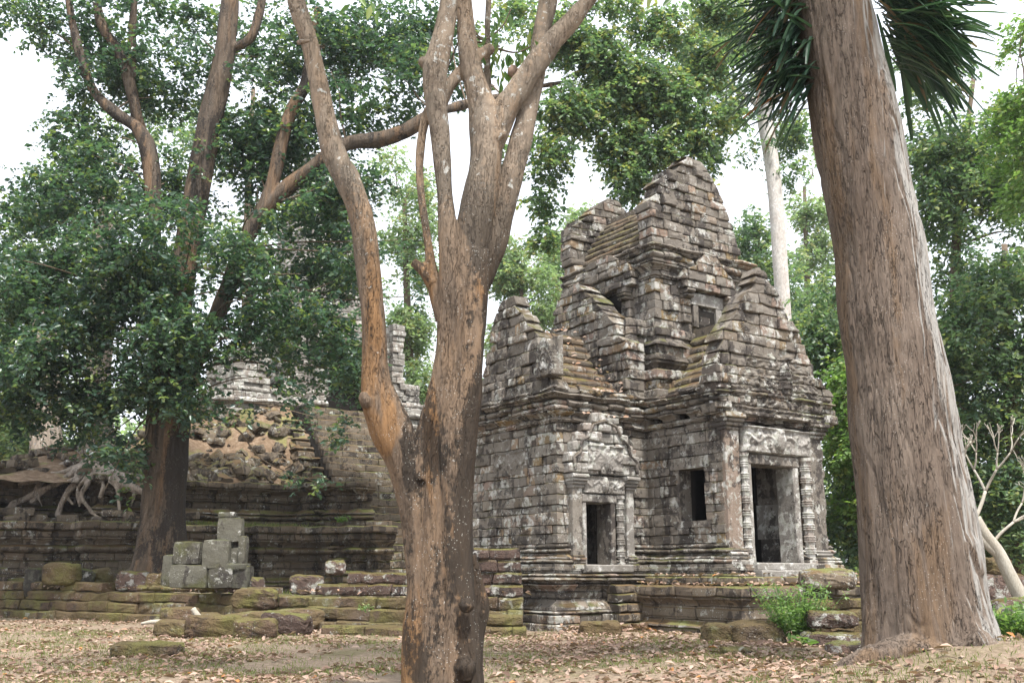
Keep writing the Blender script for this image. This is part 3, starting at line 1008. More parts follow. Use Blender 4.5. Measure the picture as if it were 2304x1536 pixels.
def scrolls(nx, seed, deep=.05):
    """worn foliage scrollwork: a hanging garland, curls in its loops, a squat figure in the middle"""
    def fn(s_, t_):
        h = .010
        g = .54 + .13 * math.cos(s_ * 2 * math.pi * 3) + .05 * noise.noise(Vector((s_ * 8, seed, 0)))
        h += .034 * math.exp(-((t_ - g) ** 2) / .004)
        for k in range(7):
            cx_ = (k + .5) / 7
            cy_ = .52 - .22 * math.cos(cx_ * 2 * math.pi * 3)
            dx, dy = (s_ - cx_) * 3.6, (t_ - cy_)
            r_ = math.hypot(dx, dy)
            if r_ < .26:
                an = math.atan2(dy, dx)
                h += .045 * max(0, math.cos(r_ * 42 - an)) * (1 - r_ / .26) + .02 * (1 - r_ / .26)
        if t_ < .16:
            h += .03 * max(0, math.cos(s_ * 62))
        d = ((s_ - .5) / .07) ** 2 + ((t_ - .5) / .42) ** 2
        if d < 1: h = max(h, .05 + .08 * math.sqrt(1 - d))
        d = ((s_ - .5) / .04) ** 2 + ((t_ - .82) / .14) ** 2
        if d < 1: h = max(h, .06 + .09 * math.sqrt(1 - d))
        if t_ > .92: h = .06
        wear_ = .5 + .6 * noise.noise(Vector((s_ * 3 + seed, t_ * 2, 1)))
        return (h * max(.35, min(1, wear_ + .4)) + .012 * noise.noise(Vector((s_ * 26, t_ * 12, seed)))) * (deep / .08)
    return fn

# main door
zb, zt = DOORP[2], 3.85
post('door_frame', 3.68, 3.80, VPF - .10, VPF + .45, zb, zt + .0, M['palesand'], .3)
post('door_frame', 5.28, 5.48, VPF - .10, VPF + .45, zb, zt + .0, M['palesand'], .6)
beam('door_frame', 3.66, 5.50, VPF - .12, VPF + .45, zt + .004, zt + .25, M['sand'], .5)
beam('door_threshold', 3.55, 5.62, VPF - .35, VPF + .6, zb - .18, zb, M['palesand'], .4)
beam('door_threshold', 3.40, 5.85, VPF - .62, VPF - .352, zb - .40, zb - .17, M['palesand'], .2)
relief('lintel', temple, 3.55, VPF, 1, 0, 2.35, zt + .27, .66, scrolls(8, 3, .11), M['palesand'], 90, 26, out=.17)
colonette(3.54, VPF - .10, zb - .05, zt + .25, .10)
colonette(5.70, VPF - .12, zb - .05, zt + .25, .14)
for u0, u1 in ((2.93, 3.40), (5.92, 6.42)):
    post('pilaster', u0, u1, VPF - .11, VPF + .1, zb - .1, 4.62, M['sand'], rng.random())
    for k, (hh, oo) in enumerate(((.09, .05), (.1, .10), (.09, .15), (.13, .2))):
        zz = 4.62 + sum((.09, .1, .09, .13)[:k])
        beam('pilaster_capital', u0 - oo * .6, u1 + oo * .6, VPF - .11 - oo, VPF + .1, zz + .002, zz + hh, M['sand'], rng.random())
    for k, (hh, oo) in enumerate(((.16, .10), (.10, .06), (.08, .08), (.07, .04))):
        zz = zb - .1 + sum((.16, .10, .08, .07)[:k])
        beam('pilaster_base', u0 - oo * .6, u1 + oo * .6, VPF - .11 - oo, VPF + .1, zz + .002, zz + hh, M['palesand'], rng.random())
v, f = boxm(UL + .02, UL + .42, WIN[0] - .05, WIN[0] + .03, WIN[2] - .01, WIN[3] + .01)
mesh_obj('window_jamb', [tuple(jit(q, .012, 4)) for q in v], f, M['sand'], temple, .3, origin=TL)
v, f = boxm(UL - .03, UL + .42, WIN[1] - .12, WIN[0] + .14, WIN[2] - .14, WIN[2] + .01)
mesh_obj('window_sill', [tuple(jit(q, .012, 4)) for q in v], f, M['sand'], temple, .5, origin=TL)
v, f = boxm(UL - .035, UL + .42, WIN[1] - .2, WIN[0] + .22, WIN[3] - .02, WIN[3] + .26)
mesh_obj('window_lintel', [tuple(jit(q, .015, 4)) for q in v], f, M['sand'], temple, .62, origin=TL)
# inside wall slabs seen through the door
beam('inner_wall', 5.50, 5.75, VPF + .60, VPF + 1.25, zb - .2, 2.15, M['sand'], .5)
beam('inner_wall', 5.50, 5.72, VPF + .60, VPF + 1.35, 2.155, 3.0, M['palesand'], .4)
beam('inner_wall', 5.50, 5.76, VPF + .60, VPF + 1.3, 3.005, 4.3, M['sand'], .2)

# carved field over the main door: frieze, rows of small figures, a tall worn central figure
def pediment_fn(s_, t_):
    h = .03
    if t_ < .06: h = .10
    elif t_ < .10: h = .05
    elif t_ < .15: h = .085
    elif t_ < .33:
        c = abs(math.sin(s_ * 46)); h = .02 + .06 * c * (1 - ((t_ - .24) / .09) ** 2)
    elif t_ < .37: h = .075
    elif t_ < .56:
        c = max(0, math.cos(s_ * 60 + 3 * noise.noise(Vector((s_ * 6, t_ * 6, 1))))); h = .02 + .065 * c * max(0, 1 - ((t_ - .465) / .1) ** 2)
    else:
        h = .05 * abs(noise.noise(Vector((s_ * 10, t_ * 9, 5)))) + .02
    d = ((s_ - .55) / .05) ** 2 + ((t_ - .62) / .30) ** 2
    if d < 1: h = max(h, .05 + .14 * math.sqrt(1 - d))
    d = ((s_ - .57) / .035) ** 2 + ((t_ - .93) / .06) ** 2
    if d < 1: h = max(h, .05 + .15 * math.sqrt(1 - d))
    h = h * 1.25 + .04 * noise.noise(Vector((s_ * 22, t_ * 22, 9))) + .05 * noise.noise(Vector((s_ * 7, t_ * 5, 3)))
    row = int(t_ * 6.6)
    if abs(t_ * 6.6 - round(t_ * 6.6)) < .07: h -= .06
    x_ = s_ * 6.3 + .5 * (row % 2) + .3 * noise.noise(Vector((row, 0, 0)))
    if abs(x_ - round(x_)) < .035: h -= .06
    e = 1.0
    lim = .5 - .30 * max(0, t_ - .45)
    if abs(s_ - .5) > lim: e = 0
    return h * e - .12 * (1 - e)
relief('carved_pediment', temple, 3.35, VPF, 1, 0, 3.0, 4.98, 1.62, pediment_fn, M['sand'], 150, 84, out=.20)

# naga-like upturned corner ornament at the left foot of the pediment
def antefix(u, b, z, wd, ht, dirv, mat, name='corner_ornament'):
    da, db = dirv
    def fn(s_, t_):
        x, y = (s_ - .5) * 2, t_
        r_ = math.hypot(x * .9, (y - .25) * 1.25)
        h = .05 + .018 * math.sin(r_ * 34) if r_ < .95 else .03
        if r_ < .16: h = .14
        if abs(x) > (1 - y) ** .45 * 1.02: h = -.14
        return h
    return relief(name, temple, u, b, da, db, wd, z, ht, fn, mat, 36, 36, out=.05, back=.2)
antefix(0.02 - .16, 0.62, 5.98, .84, 1.02, (0, -1), M['sand'])
v, f = boxm(0.0, .40, -.20, .60, 5.72, 6.75)
antefix(2.72, VPF - .06, 4.98, .62, .85, (1, 0), M['palesand'])
antefix(6.30, VPF - .06, 4.98, .62, .8, (1, 0), M['sand'])

# small side door of the wing
zb, zt = DOORW[2], 2.97
post('door_frame', DOORW[0] - .02, DOORW[0] + .10, -.17, .4, zb - .02, zt, M['palesand'], .5)
post('door_frame', DOORW[1] - .14, DOORW[1] + .0, -.17, .4, zb - .02, zt, M['sand'], .3)
beam('door_frame', DOORW[0] - .04, DOORW[1] + .02, -.19, .4, zt + .003, zt + .20, M['palesand'], .4)
beam('door_threshold', DOORW[0] - .1, DOORW[1] + .35, -.38, .3, zb - .2, zb - .02, M['palesand'], .2)
colonette(DOORW[1] + .15, -.16, zb - .1, zt + .2, .10)
post('pilaster', .32, .62, -.20, .05, zb + .1, 3.30, M['sand'], .62)
post('pilaster', 2.0, 2.24, -.20, .05, zb - .15, 3.30, M['palesand'], .55)
for u0, u1 in ((.32, .62), (2.0, 2.24)):
    for k, (hh, oo) in enumerate(((.08, .04), (.08, .08), (.08, .12), (.09, .16))):
        zz = 3.30 + sum((.08, .08, .08, .09)[:k])
        beam('pilaster_capital', u0 - oo * .6, u1 + oo * .6, -.20 - oo, .05, zz + .002, zz + hh, M['palesand'], rng.random())
    for k, (hh, oo) in enumerate(((.14, .09), (.08, .05), (.07, .07), (.06, .03))):
        zz = zb - .15 + sum((.14, .08, .07, .06)[:k])
        beam('pilaster_base', u0 - oo * .6, u1 + oo * .6, -.20 - oo, .05, zz + .002, zz + hh, M['sand'], rng.random())
relief('lintel', temple, .66, 0, 1, 0, 1.30, zt + .21, .44, scrolls(8, 11, .08), M['palesand'], 60, 20, out=.20)
beam('inner_wall', DOORW[1] + .01, DOORW[1] + .2, .62, 1.6, 1.3, 3.2, M['sand'], .1)

# lobed pediment over the small door: stones with a raised border
ps = Stones()
zq = 3.66
PL = [(.20, 3.6), (.16, 4.05), (.30, 4.15), (.34, 4.5), (.55, 4.62), (.75, 5.0), (1.0, 5.08)]
PR = [(2.46, 3.6), (2.48, 4.0), (2.3, 4.12), (2.22, 4.5), (2.02, 4.62), (1.9, 5.0), (1.7, 5.1)]
while zq < 5.08:
    h = rng.uniform(.22, .28)
    lo, hi = interp(PL, zq + h * .5), interp(PR, zq + h * .5)
    course(ps, 'pediment_stone', [(lo, 0), (hi, 0)], zq, h, chamf(.03, .3), .24, lmin=.28, lmax=.5, wear=.025, proud=.03, end_round=.05)
    zq += h
ps.flush(temple, {'pediment_stone': M['palesand']}, {'pediment_stone': 'pediment_masonry'}, loc=TL)
def border(name, pts, b, r, mat, face='a', ob=-.30):
    V, F = [], []
    P3 = []
    for i in range(len(pts) - 1):
        for q in range(4):
            P3.append([pts[i][k] + (pts[i + 1][k] - pts[i][k]) * q / 4 for k in (0, 1)])
    P3.append(pts[-1])
    secs = []
    for i, p in enumerate(P3):
        a, c = P3[max(0, i - 1)], P3[min(len(P3) - 1, i + 1)]
        d = Vector((c[0] - a[0], c[1] - a[1])).normalized()
        n_ = Vector((-d.y, d.x))
        ring = []
        for k in range(8):
            an = 2 * math.pi * k / 8
            o, w_ = math.cos(an) * r, math.sin(an) * r
            if face == 'a':
                q = W(p[0] + n_.x * w_, b + ob - o, p[1] + n_.y * w_)
            else:
                q = W(b + ob - o, p[0] + n_.x * w_, p[1] + n_.y * w_)
            ring.append(tuple(jit(q, .012, 5)))
        secs.append(ring)
    V, F = skin(secs)
    return mesh_obj(name, V, F, mat, temple, .4, smooth=True, origin=TL)
border('pediment_border', [(.36, 3.72), (.32, 4.02), (.52, 4.16), (.56, 4.42), (.78, 4.56), (.92, 4.85), (1.3, 4.98), (1.66, 4.85), (1.84, 4.56), (2.04, 4.4), (2.1, 4.15), (2.32, 4.0), (2.3, 3.72)], 0, .04, M['sand'], 'a', -.27)
relief('pediment_carving', temple, .75, 0, 1, 0, 1.15, 3.72, .66, scrolls(6, 21, .08), M['palesand'], 50, 28, out=.25)
# blocked doorway and carving on the end wall of the wing (faces -a)
relief('pediment_carving', temple, 0, 2.75, 0, -1, 1.55, 3.7, .62, scrolls(6, 31, .08), M['sand'], 50, 24, out=.01)
for b0 in (2.95, 1.15):
    for k in range(7):
        pass

# ------------------------------------------------------------------ terrace in front of the temple
terr = empty('stone_terrace', W(4.5, -2.5, 0), 'low mossy stone terrace strewn with dry leaves in front of the temple doors', 'terrace')
tr = Stones()
TP = [(1.9, -.45), (1.9, -3.9), (8.8, -3.9)]
z = -.06
for h, pf, off in ((.2, chamf(.03), .06), (.17, prof(P_CYMA_DN), -.06), (.3, prof(P_RECESS, .4), -.02), (.2, prof(P_CYMA_UP, .4), -.08), (.24, chamf(.03, .7), .10)):
    course(tr, 'terrace_stone', TP, z, h, pf, off, lmin=.45, lmax=1.0, wear=.025, proud=.02)
    z += h
ZT = z
course(tr, 'terrace_stone', [(2.35, -.4), (2.35, -3.3), (8.6, -3.3)], ZT, .2, chamf(.03, .5), 0, lmin=.5, lmax=1.1, wear=.02)
course(tr, 'terrace_stone', [(.5, -.75), (1.9, -.75)], -.04, .22, chamf(.03, .4), 0.1, lmin=.4, lmax=.8, wear=.03)
for k, (b, zz) in enumerate(((-.62, .2), (-.62, .42), (-.62, .65), (-.60, .86))):
    course(tr, 'terrace_stone', [(1.25, b), (2.0, b)], zz, .21, chamf(.03, .4), 0.12 - .03 * k, lmin=.4, lmax=.8, wear=.03)
# steps up to the main door
for k in range(4):
    course(tr, 'step', [(3.4, -3.95 - .35 * (3 - k)), (6.0, -3.95 - .35 * (3 - k))], .05 + .24 * k, .24, chamf(.035, .55), 0, lmin=.5, lmax=1.1, wear=.04, proud=.03)
v1 = boxm(2.15, 8.7, -3.6, -.1, -.2, ZT - .03)
v2 = boxm(2.6, 8.5, -3.0, -.1, ZT - .04, ZT + .17)
mesh_obj('terrace_core', *merge([v1, v2]), M['rubble'], terr, .5, origin=tuple(terr.location))
tr.flush(terr, {'terrace_stone': M['tier'], 'step': M['later']}, {'terrace_stone': 'terrace_masonry', 'step': 'step_masonry'}, loc=tuple(terr.location))

# ------------------------------------------------------------------ laterite wall across the left
XY = lambda x, y, z: (x, y, z)
lw = empty('laterite_wall', (-8, 27, 0), 'long low mossy laterite wall crossing the left half, behind the scattered fallen blocks', 'wall')
ls = Stones()
base = [(-22, 34.1), (-16, 31.6), (-9.2, 27.7), (-5.0, 24.4), (-2.2, 22.95), (0.24, 22.9)]
def shift(path, d):
    return [(x, y + d) for x, y in path]
for k, (h, d) in enumerate(((.30, -.22), (.30, -.02), (.27, .03))):
    course(ls, 'laterite_block', shift(base, d), -.05 + .29 * k, h, chamf(.04, .4), 0, lmin=.5, lmax=1.15, wear=.045, proud=.03, frame=XY, seg=.22, wobble=.012)
course(ls, 'laterite_block', [(-22, 34.1), (-16, 31.65), (-11.6, 29.15)], .80, .26, chamf(.04, .5), 0, lmin=.5, lmax=1.0, wear=.05, proud=.05, frame=XY, missing=.1)
course(ls, 'laterite_block', [(-10.4, 28.5), (-9.2, 27.8), (-6.0, 25.3)], .82, .16, chamf(.05, .5), 0, lmin=.5, lmax=1.0, wear=.05, proud=.05, frame=XY, missing=.22)
hi = [(-4.7, 24.55), (-2.2, 23.2), (0.24, 23.15)]
for k in range(2):
    course(ls, 'dark_laterite_block', hi if k == 0 else [(-3.9, 24.1), (-2.2, 23.25), (0.22, 23.2)], .80 + .27 * k, .27, chamf(.04, .5), 0, lmin=.45, lmax=.95, wear=.045, proud=.04, frame=XY)
for k in range(2):
    course(ls, 'dark_laterite_block', [(-.9 - .2 * (1 - k), 23.15), (0.2, 23.2)], 1.34 + .27 * k, .27, chamf(.04, .5), 0, lmin=.4, lmax=.9, wear=.04, proud=.04, frame=XY)
course(ls, 'laterite_block', [(-4.2, 22.75), (-2.2, 22.2), (.3, 22.2)], -.06, .27, chamf(.05, .6), 0, lmin=.5, lmax=1.1, wear=.05, proud=.06, frame=XY)
course(ls, 'laterite_block', [(-.6, 22.45), (.25, 22.5)], .2, .25, chamf(.05, .5), 0, lmin=.5, lmax=1.1, wear=.05, proud=.05, frame=XY)
V, F = [], []
cp = shift(base[:-1] + [(-.25, 22.95)], .5)
for (x, y) in cp:
    V += [(x, y - .2, -.2), (x, y + 1.0, -.2), (x, y + 1.0, .68), (x, y - .2, .68)]
for i in range(len(cp) - 1):
    a, b = i * 4, i * 4 + 4
    for j in range(4):
        k = (j + 1) % 4
        F.append((a + j, b + j, b + k, a + k))
F += [(0, 1, 2, 3), (len(V) - 1, len(V) - 2, len(V) - 3, len(V) - 4)]
mesh_obj('wall_core', V, F, M['rubble'], lw, .5, origin=tuple(lw.location))
ls.flush(lw, {'laterite_block': M['later'], 'dark_laterite_block': M['redlater']}, {'laterite_block': 'laterite_masonry', 'dark_laterite_block': 'laterite_masonry'}, loc=tuple(lw.location))

# ------------------------------------------------------------------ stepped pyramid with stairs and the ruined shrine on it
pyr = empty('stepped_pyramid', W(4.7, 24, 0), 'large ruined stepped stone pyramid with steep stairs and a broken shrine tower behind the trees', 'pyramid')
PLc = tuple(pyr.location)
py = Stones()
def tierpath(d, g=0.0):
    """outline of a tier pushed back by d"""
    return [(-15 + d, 26), (-15 + d, 18.0 + d), (-10.6 + d * .4, 18.0 + d), (-10.6 + d * .4, 16.9 + d), (-7.2 + d * .3, 16.9 + d), (-7.2 + d * .3, 15.2 + d), (-5.6 - d * .2, 15.2 + d), (-5.6 - d * .2, 16.1 + d), (-1.4, 16.1 + d), (-1.4, 15.6 + d), (.75, 15.6 + d),
            (.75, 14.7 + d * .85), (1.35, 14.7 + d * .85), (1.35, 13.9 + d * .8), (1.95, 13.9 + d * .8), (1.95, 13.1 + d * .8), (2.6, 13.1 + d * .8)]
def tierright(d):
    return [(6.9, 13.1 + d * .8), (7.5, 13.1 + d * .8), (7.5, 13.9 + d * .8), (8.1, 13.9 + d * .8), (8.1, 16.0 + d), (15, 16.0 + d), (15, 26)]
T1H = ((.28, chamf(.03, .4), .22), (.2, prof(BT, .4), .12), (.2, prof(BD, .4), .0), (.24, prof(P_FILLET, .4), -.08), (.30, prof(P_RECESS, .4), -.16), (.22, prof(P_FILLET, .4), -.10),
       (.26, prof(BT, .4), -.0), (.24, prof(BU, .4), -.06), (.24, chamf(.03, .4), .18), (.26, chamf(.04, .6), .34))
T2H = ((.26, chamf(.03, .4), .14), (.22, prof(BT, .4), .05), (.22, prof(BD, .4), -.02), (.26, prof(P_RECESS, .4), -.15), (.24, prof(P_FILLET, .4), -.08), (.24, prof(BU, .4), -.0), (.24, chamf(.04, .6), .24))
z = .5
for h, pf, off in T1H:
    course(py, 'tier_stone', tierpath(0), z, h, pf, off, lmin=.45, lmax=1.05, wear=.03, proud=.025)
    course(py, 'tier_stone', tierright(0), z, h, pf, off, lmin=.6, lmax=1.2, wear=.03, proud=.025)
    z += h
Z1 = z
for h, pf, off in T2H:
    course(py, 'upper_tier_stone', tierpath(2.1), z, h, pf, off, lmin=.45, lmax=1.0, wear=.035, proud=.03, missing=.015)
    course(py, 'upper_tier_stone', tierright(2.1), z, h, pf, off, lmin=.6, lmax=1.2, wear=.03, proud=.025)
    z += h
Z2 = z
Z3 = z
print('tiers', Z1, Z2, Z3)
# low broken courses in front of the pyramid at the far left
for k in range(4):
    course(py, 'tier_stone', [(-15.5 + .5 * k, 19), (-15.5 + .5 * k, 17.2 + .3 * k), (-11.5, 17.2 + .3 * k), (-11.5, 16.1 + .3 * k), (-9.2, 16.1 + .3 * k)], .45 + .26 * k, .26, chamf(.04, .5), .05, lmin=.5, lmax=1.1, wear=.05, proud=.06, missing=.05)
# stairs
nst = 26
for k in range(nst):
    b = 12.9 + k * .335
    course(py, 'step', [(2.0 + .02 * k, b), (7.35, b)], .55 + k * .30, .30, chamf(.03, .5), 0, lmin=.6, lmax=1.3, wear=.035, proud=.035)
# stepped cheek walls beside the stairs
for k in range(16):
    for (a0, a1) in ((.9 + .03 * (k % 3), 2.05), (7.3, 8.5)):
        zz = .5 + k * .28 * 1.6
        course(py, 'cheek_stone', [(a0 + .04 * k, 14.4 + .5 * k + 1.0), (a0 + .04 * k, 13.15 + .50 * k), (a1, 13.15 + .50 * k)], zz, .26, chamf(.03, .5), .0, lmin=.4, lmax=.8, wear=.04, proud=.05, missing=.04)
        course(py, 'cheek_stone', [(a0 + .04 * k, 14.4 + .5 * k + 1.0), (a0 + .04 * k, 13.27 + .50 * k), (a1, 13.27 + .50 * k)], zz + .26, .19, prof(BT, .5), .0, lmin=.4, lmax=.8, wear=.04, proud=.05, missing=.04)
# cores
cv = []
cv.append(boxm(-14.6, 14.6, 18.5, 40, -.3, Z1 - .04)); cv.append(boxm(-6.7, 8.0, 16.5, 40, -.3, Z1 - .05)); cv.append(boxm(-6.4, -5.9, 15.6, 18, -.3, Z1 - .06)); cv.append(boxm(-10.3, -6.6, 17.3, 18.6, -.3, Z1 - .055))
cv.append(boxm(1.2, 8.0, 15.1, 17, -.3, Z1 - .3)); cv.append(boxm(1.8, 7.5, 14.4, 16, -.3, 1.6))
cv.append(boxm(-12.4, 12.5, 20.8, 40, -.3, Z2 - .04)); cv.append(boxm(-6.2, 8.0, 18.6, 40, -.3, Z2 - .05))
mesh_obj('pyramid_core', *merge(cv), M['rubble'], pyr, .5, origin=PLc)
st_core = []
for k in range(nst):
    b = 12.9 + k * .335
    st_core.append(boxm(2.1, 7.3, b + .35, 24.0 + .001 * k, .2, .53 + k * .30 + .28))
mesh_obj('stair_core', *merge(st_core), M['core'], pyr, .5, origin=PLc)

# rubble slope above the second tier
def slope_z(a, b):
    t_ = max(0, min(1, (b - 18.5) / 4.6))
    z = Z2 - .05 + t_ * 3.4 + .25 * noise.noise(Vector((a * .7, b * .7, 2))) * min(1, t_ * 4) + .12 * noise.noise(Vector((a * 2.5, b * 2.5, 4)))
    if a > -1.2: z += 1.05 * min(1, (a + 1.2) / 2.6) * min(1, t_ * 2.5)
    if a < -2.5: z -= min(3.6, (-2.5 - a) * 1.0) * t_
    return z
V, F = [], []
na, nb = 90, 44
for j in range(nb + 1):
    for i in range(na + 1):
        a, b = -7 + 9.25 * i / na, 18.3 + 6.2 * j / nb
        V.append(W(a, b, slope_z(a, b)))
for j in range(nb):
    for i in range(na):
        F.append((j * (na + 1) + i, j * (na + 1) + i + 1, (j + 1) * (na + 1) + i + 1, (j + 1) * (na + 1) + i))
mesh_obj('earth_slope', V, F, M['rubble'], pyr, .5, smooth=True, origin=PLc)
V, F = [], []
for j in range(31):
    for i in range(51):
        a, b = -11.5 + 7.5 * i / 50, 17.3 + 6.0 * j / 30
        e = min(1, j / 7, i / 7, (50 - i) / 6)
        V.append(W(a, b, Z2 - .35 + e * (.3 + 1.15 * math.exp(-((a + 6.9) ** 2 / 5 + (b - 20.6) ** 2 / 2.6))) + .16 * noise.noise(Vector((a * 1.3, b * 1.3, 8)))))
for j in range(30):
    for i in range(50):
        F.append((j * 51 + i, j * 51 + i + 1, (j + 1) * 51 + i + 1, (j + 1) * 51 + i))
mesh_obj('earth_mound', V, F, M['rubble'], pyr, .5, smooth=True, origin=PLc)
for k in range(90):
    a, b = rng.uniform(-10.5, -4.6), 17.5 + 4.2 * rng.random() ** 1.3
    zf = Z2 - .05 + 1.15 * math.exp(-((a + 6.9) ** 2 / 5 + (b - 20.6) ** 2 / 2.6)) * min(1, max(0, (b - 17.3) / 1.4))
    if a < -7.2 and b < 19.2: zf, b = Z2 - .02, 19.2 + rng.random() * .5
    v, f = rough_block((*W(a, b)[:2], zf), rng.uniform(.25, .7), rng.uniform(.25, .45), rng.uniform(.15, .3), math.pi / 2 - AZ + rng.gauss(0, .5), (rng.gauss(0, .15), rng.gauss(0, .15)), .1, .03, 2)
    py.add('rubble_stone', v, f, rng.random())
V2, F2, R2 = [], [], []
for k in range(520):
    a, b = rng.uniform(-6.5, 2.0), rng.uniform(18.4, 23.5)
    if rng.random() < .4: b = rng.uniform(18.4, 20)
    s_ = .12 + .5 * rng.random() ** 2.2
    p = W(a, b, slope_z(a, b) - s_ * .2)
    v, f = rough_block(p, s_ * rng.uniform(1, 1.8), s_, s_ * rng.uniform(.5, .9), rng.uniform(0, 6), (rng.gauss(0, .35), rng.gauss(0, .35)), .12, .06, 2)
    if s_ > .3:
        py.add('rubble_stone', v, f, rng.random())
    else:
        b0 = len(V2)
        V2 += [(q[0] - PLc[0], q[1] - PLc[1], q[2] - PLc[2]) for q in v]; F2 += [tuple(i + b0 for i in g) for g in f]; R2 += [rng.random()] * len(v)
tag(mesh_obj('rubble', V2, F2, M['tier'], pyr, R2), kind='stuff')

for k in range(120):
    if k < 70:
        a, b, zf = rng.uniform(-11.5, -3.5), 0, Z1
        b = 17.3 + abs(rng.gauss(0, .55)) if a < -7 else 16.2 + abs(rng.gauss(0, .7))
    else:
        a, b, zf = rng.uniform(-11.5, 1.0), 18.6 + abs(rng.gauss(0, .5)), Z2
    sx = rng.uniform(.3, .85)
    v, f = rough_block((*W(a, b)[:2], zf - .03 + (rng.random() < .25) * .2), sx, rng.uniform(.3, .5), rng.uniform(.18, .3), AZ * -1 + math.pi / 2 + rng.gauss(0, .35), (rng.gauss(0, .06), rng.gauss(0, .08)), .1, .03, 2)
    py.add('rubble_stone', v, f, rng.random())
# shrine on top
def block_wall(path, z0, z1, pfoff=0, taper=0.0, kind='shrine_stone', **kw):
    z = z0
    cx_ = sum(p[0] for p in path) / len(path)
    while z < z1:
        h = rng.uniform(.26, .34)
        f_ = taper * (z - z0)
        pp = [(a + (f_ if a < cx_ else -f_), b + f_) for a, b in path]
        course(py, kind, pp, z, h, chamf(.03, .5), pfoff, lmin=.45, lmax=.95, wear=.035, proud=.035, **kw)
        z += h
sv = 22.6
for k, (h, o) in enumerate(((.3, .45), (.28, .38), (.25, .25), (.28, .35), (.26, .2), (.25, .1))):
    zz = Z2 + 2.95 + sum((.3, .28, .25, .28, .26, .25)[:k])
    course(py, 'shrine_stone', [(-.6, 28), (-.6, sv), (3.0, sv), (3.0, sv - .9), (3.5, sv - .9)], zz, h, prof(P_TORUS, .5) if k % 2 else chamf(.03, .5), o, lmin=.5, lmax=1, wear=.04, proud=.04)
    course(py, 'shrine_stone', [(5.9, sv - .9), (6.4, sv - .9), (6.4, sv), (9.8, sv), (9.8, 28)], zz, h, prof(P_TORUS, .5) if k % 2 else chamf(.03, .5), o, lmin=.5, lmax=1, wear=.04, proud=.04)
zs = Z2 + 4.5
block_wall([(-.2, 27), (-.2, sv + .3), (1.4, sv + .3)], zs, zs + 1.7, missing=.12)
block_wall([(1.9, 27), (1.9, sv), (3.1, sv)], zs, zs + 3.4, taper=.05, missing=.05)
block_wall([(3.1, sv + .8), (3.1, sv - .8), (3.75, sv - .8)], zs - .2, zs + 4.2, missing=.02)
block_wall([(5.7, sv - .8), (6.3, sv - .8), (6.3, sv + .8)], zs - .2, zs + 4.0, missing=.02)
block_wall([(3.7, sv - .75), (5.75, sv - .75)], zs + 2.4, zs + 4.6, missing=.05)
block_wall([(6.3, sv), (7.6, sv), (7.6, 27)], zs, zs + 3.2, taper=.05, missing=.06)
block_wall([(7.6, sv + .6), (9.2, sv + .6), (9.2, 27)], zs, zs + .9, missing=.06)
block_wall([(7.15, sv - .3), (7.75, sv - .3), (7.75, 26)], zs, zs + 3.7, missing=.02)
block_wall([(2.6, 28), (2.6, 24.2), (6.9, 24.2), (6.9, 28)], zs + 3.0, zs + 6.5, taper=.07, missing=.03)
block_wall([(3.15, 28), (3.15, 24.6), (6.35, 24.6), (6.35, 28)], zs + 6.5, zs + 10.5, taper=.10, missing=.04)
block_wall([(3.7, 28), (3.7, 25.2), (5.8, 25.2), (5.8, 28)], zs + 10.5, zs + 13.0, taper=.12, missing=.06)
py.flush(pyr, {'tier_stone': M['tier'], 'upper_tier_stone': M['tier'], 'step': M['tier'], 'cheek_stone': M['tier'], 'rubble_stone': M['tier'], 'shrine_stone': M['palesand']},
         {'tier_stone': 'tier_masonry', 'upper_tier_stone': 'tier_masonry', 'step': 'stair_masonry', 'cheek_stone': 'cheek_masonry', 'rubble_stone': 'rubble', 'shrine_stone': 'shrine_masonry'}, loc=PLc)
mesh_obj('shrine_core', *merge([boxm(2.3, 7.2, sv + .4, 28, Z2, zs + 3.2), boxm(0, 9.3, sv + .9, 28, Z2, zs + .5), boxm(3.3, 6.2, 24.8, 28, zs, zs + 7), boxm(4.0, 5.5, 25.6, 28, zs, zs + 12), boxm(3.5, 6.0, sv - .3, sv + .5, zs + 2.6, zs + 4.2)]), M['core'], pyr, .5, origin=PLc)

# ------------------------------------------------------------------ loose blocks
def loose(px, py_, Y, wpx, hpx, depth, rot, label, mat, cat='stone block', zb=None, tilt=(0, 0), group='fallen stone blocks around the ruins', name='fallen_block', cham=.16, wear=.04, r=None, floor=None):
    """block whose base stands at photo x px; Y metres away"""
    p = at(px, py_, Y)
    zf = gz(p.x, p.y) if floor is None else floor
    wd, ht = wpx * Y / 2300, hpx * Y / 2300
    v, f = rough_block((0, 0, -.03), wd, depth, ht + .03, rot, tilt, cham, wear, 7, fine=.8)
    o = mesh_obj(name, v, f, mat, None, rng.random() if r is None else r)
    o.location = (p.x, p.y, zf)
    return tag(o, label, cat, group)

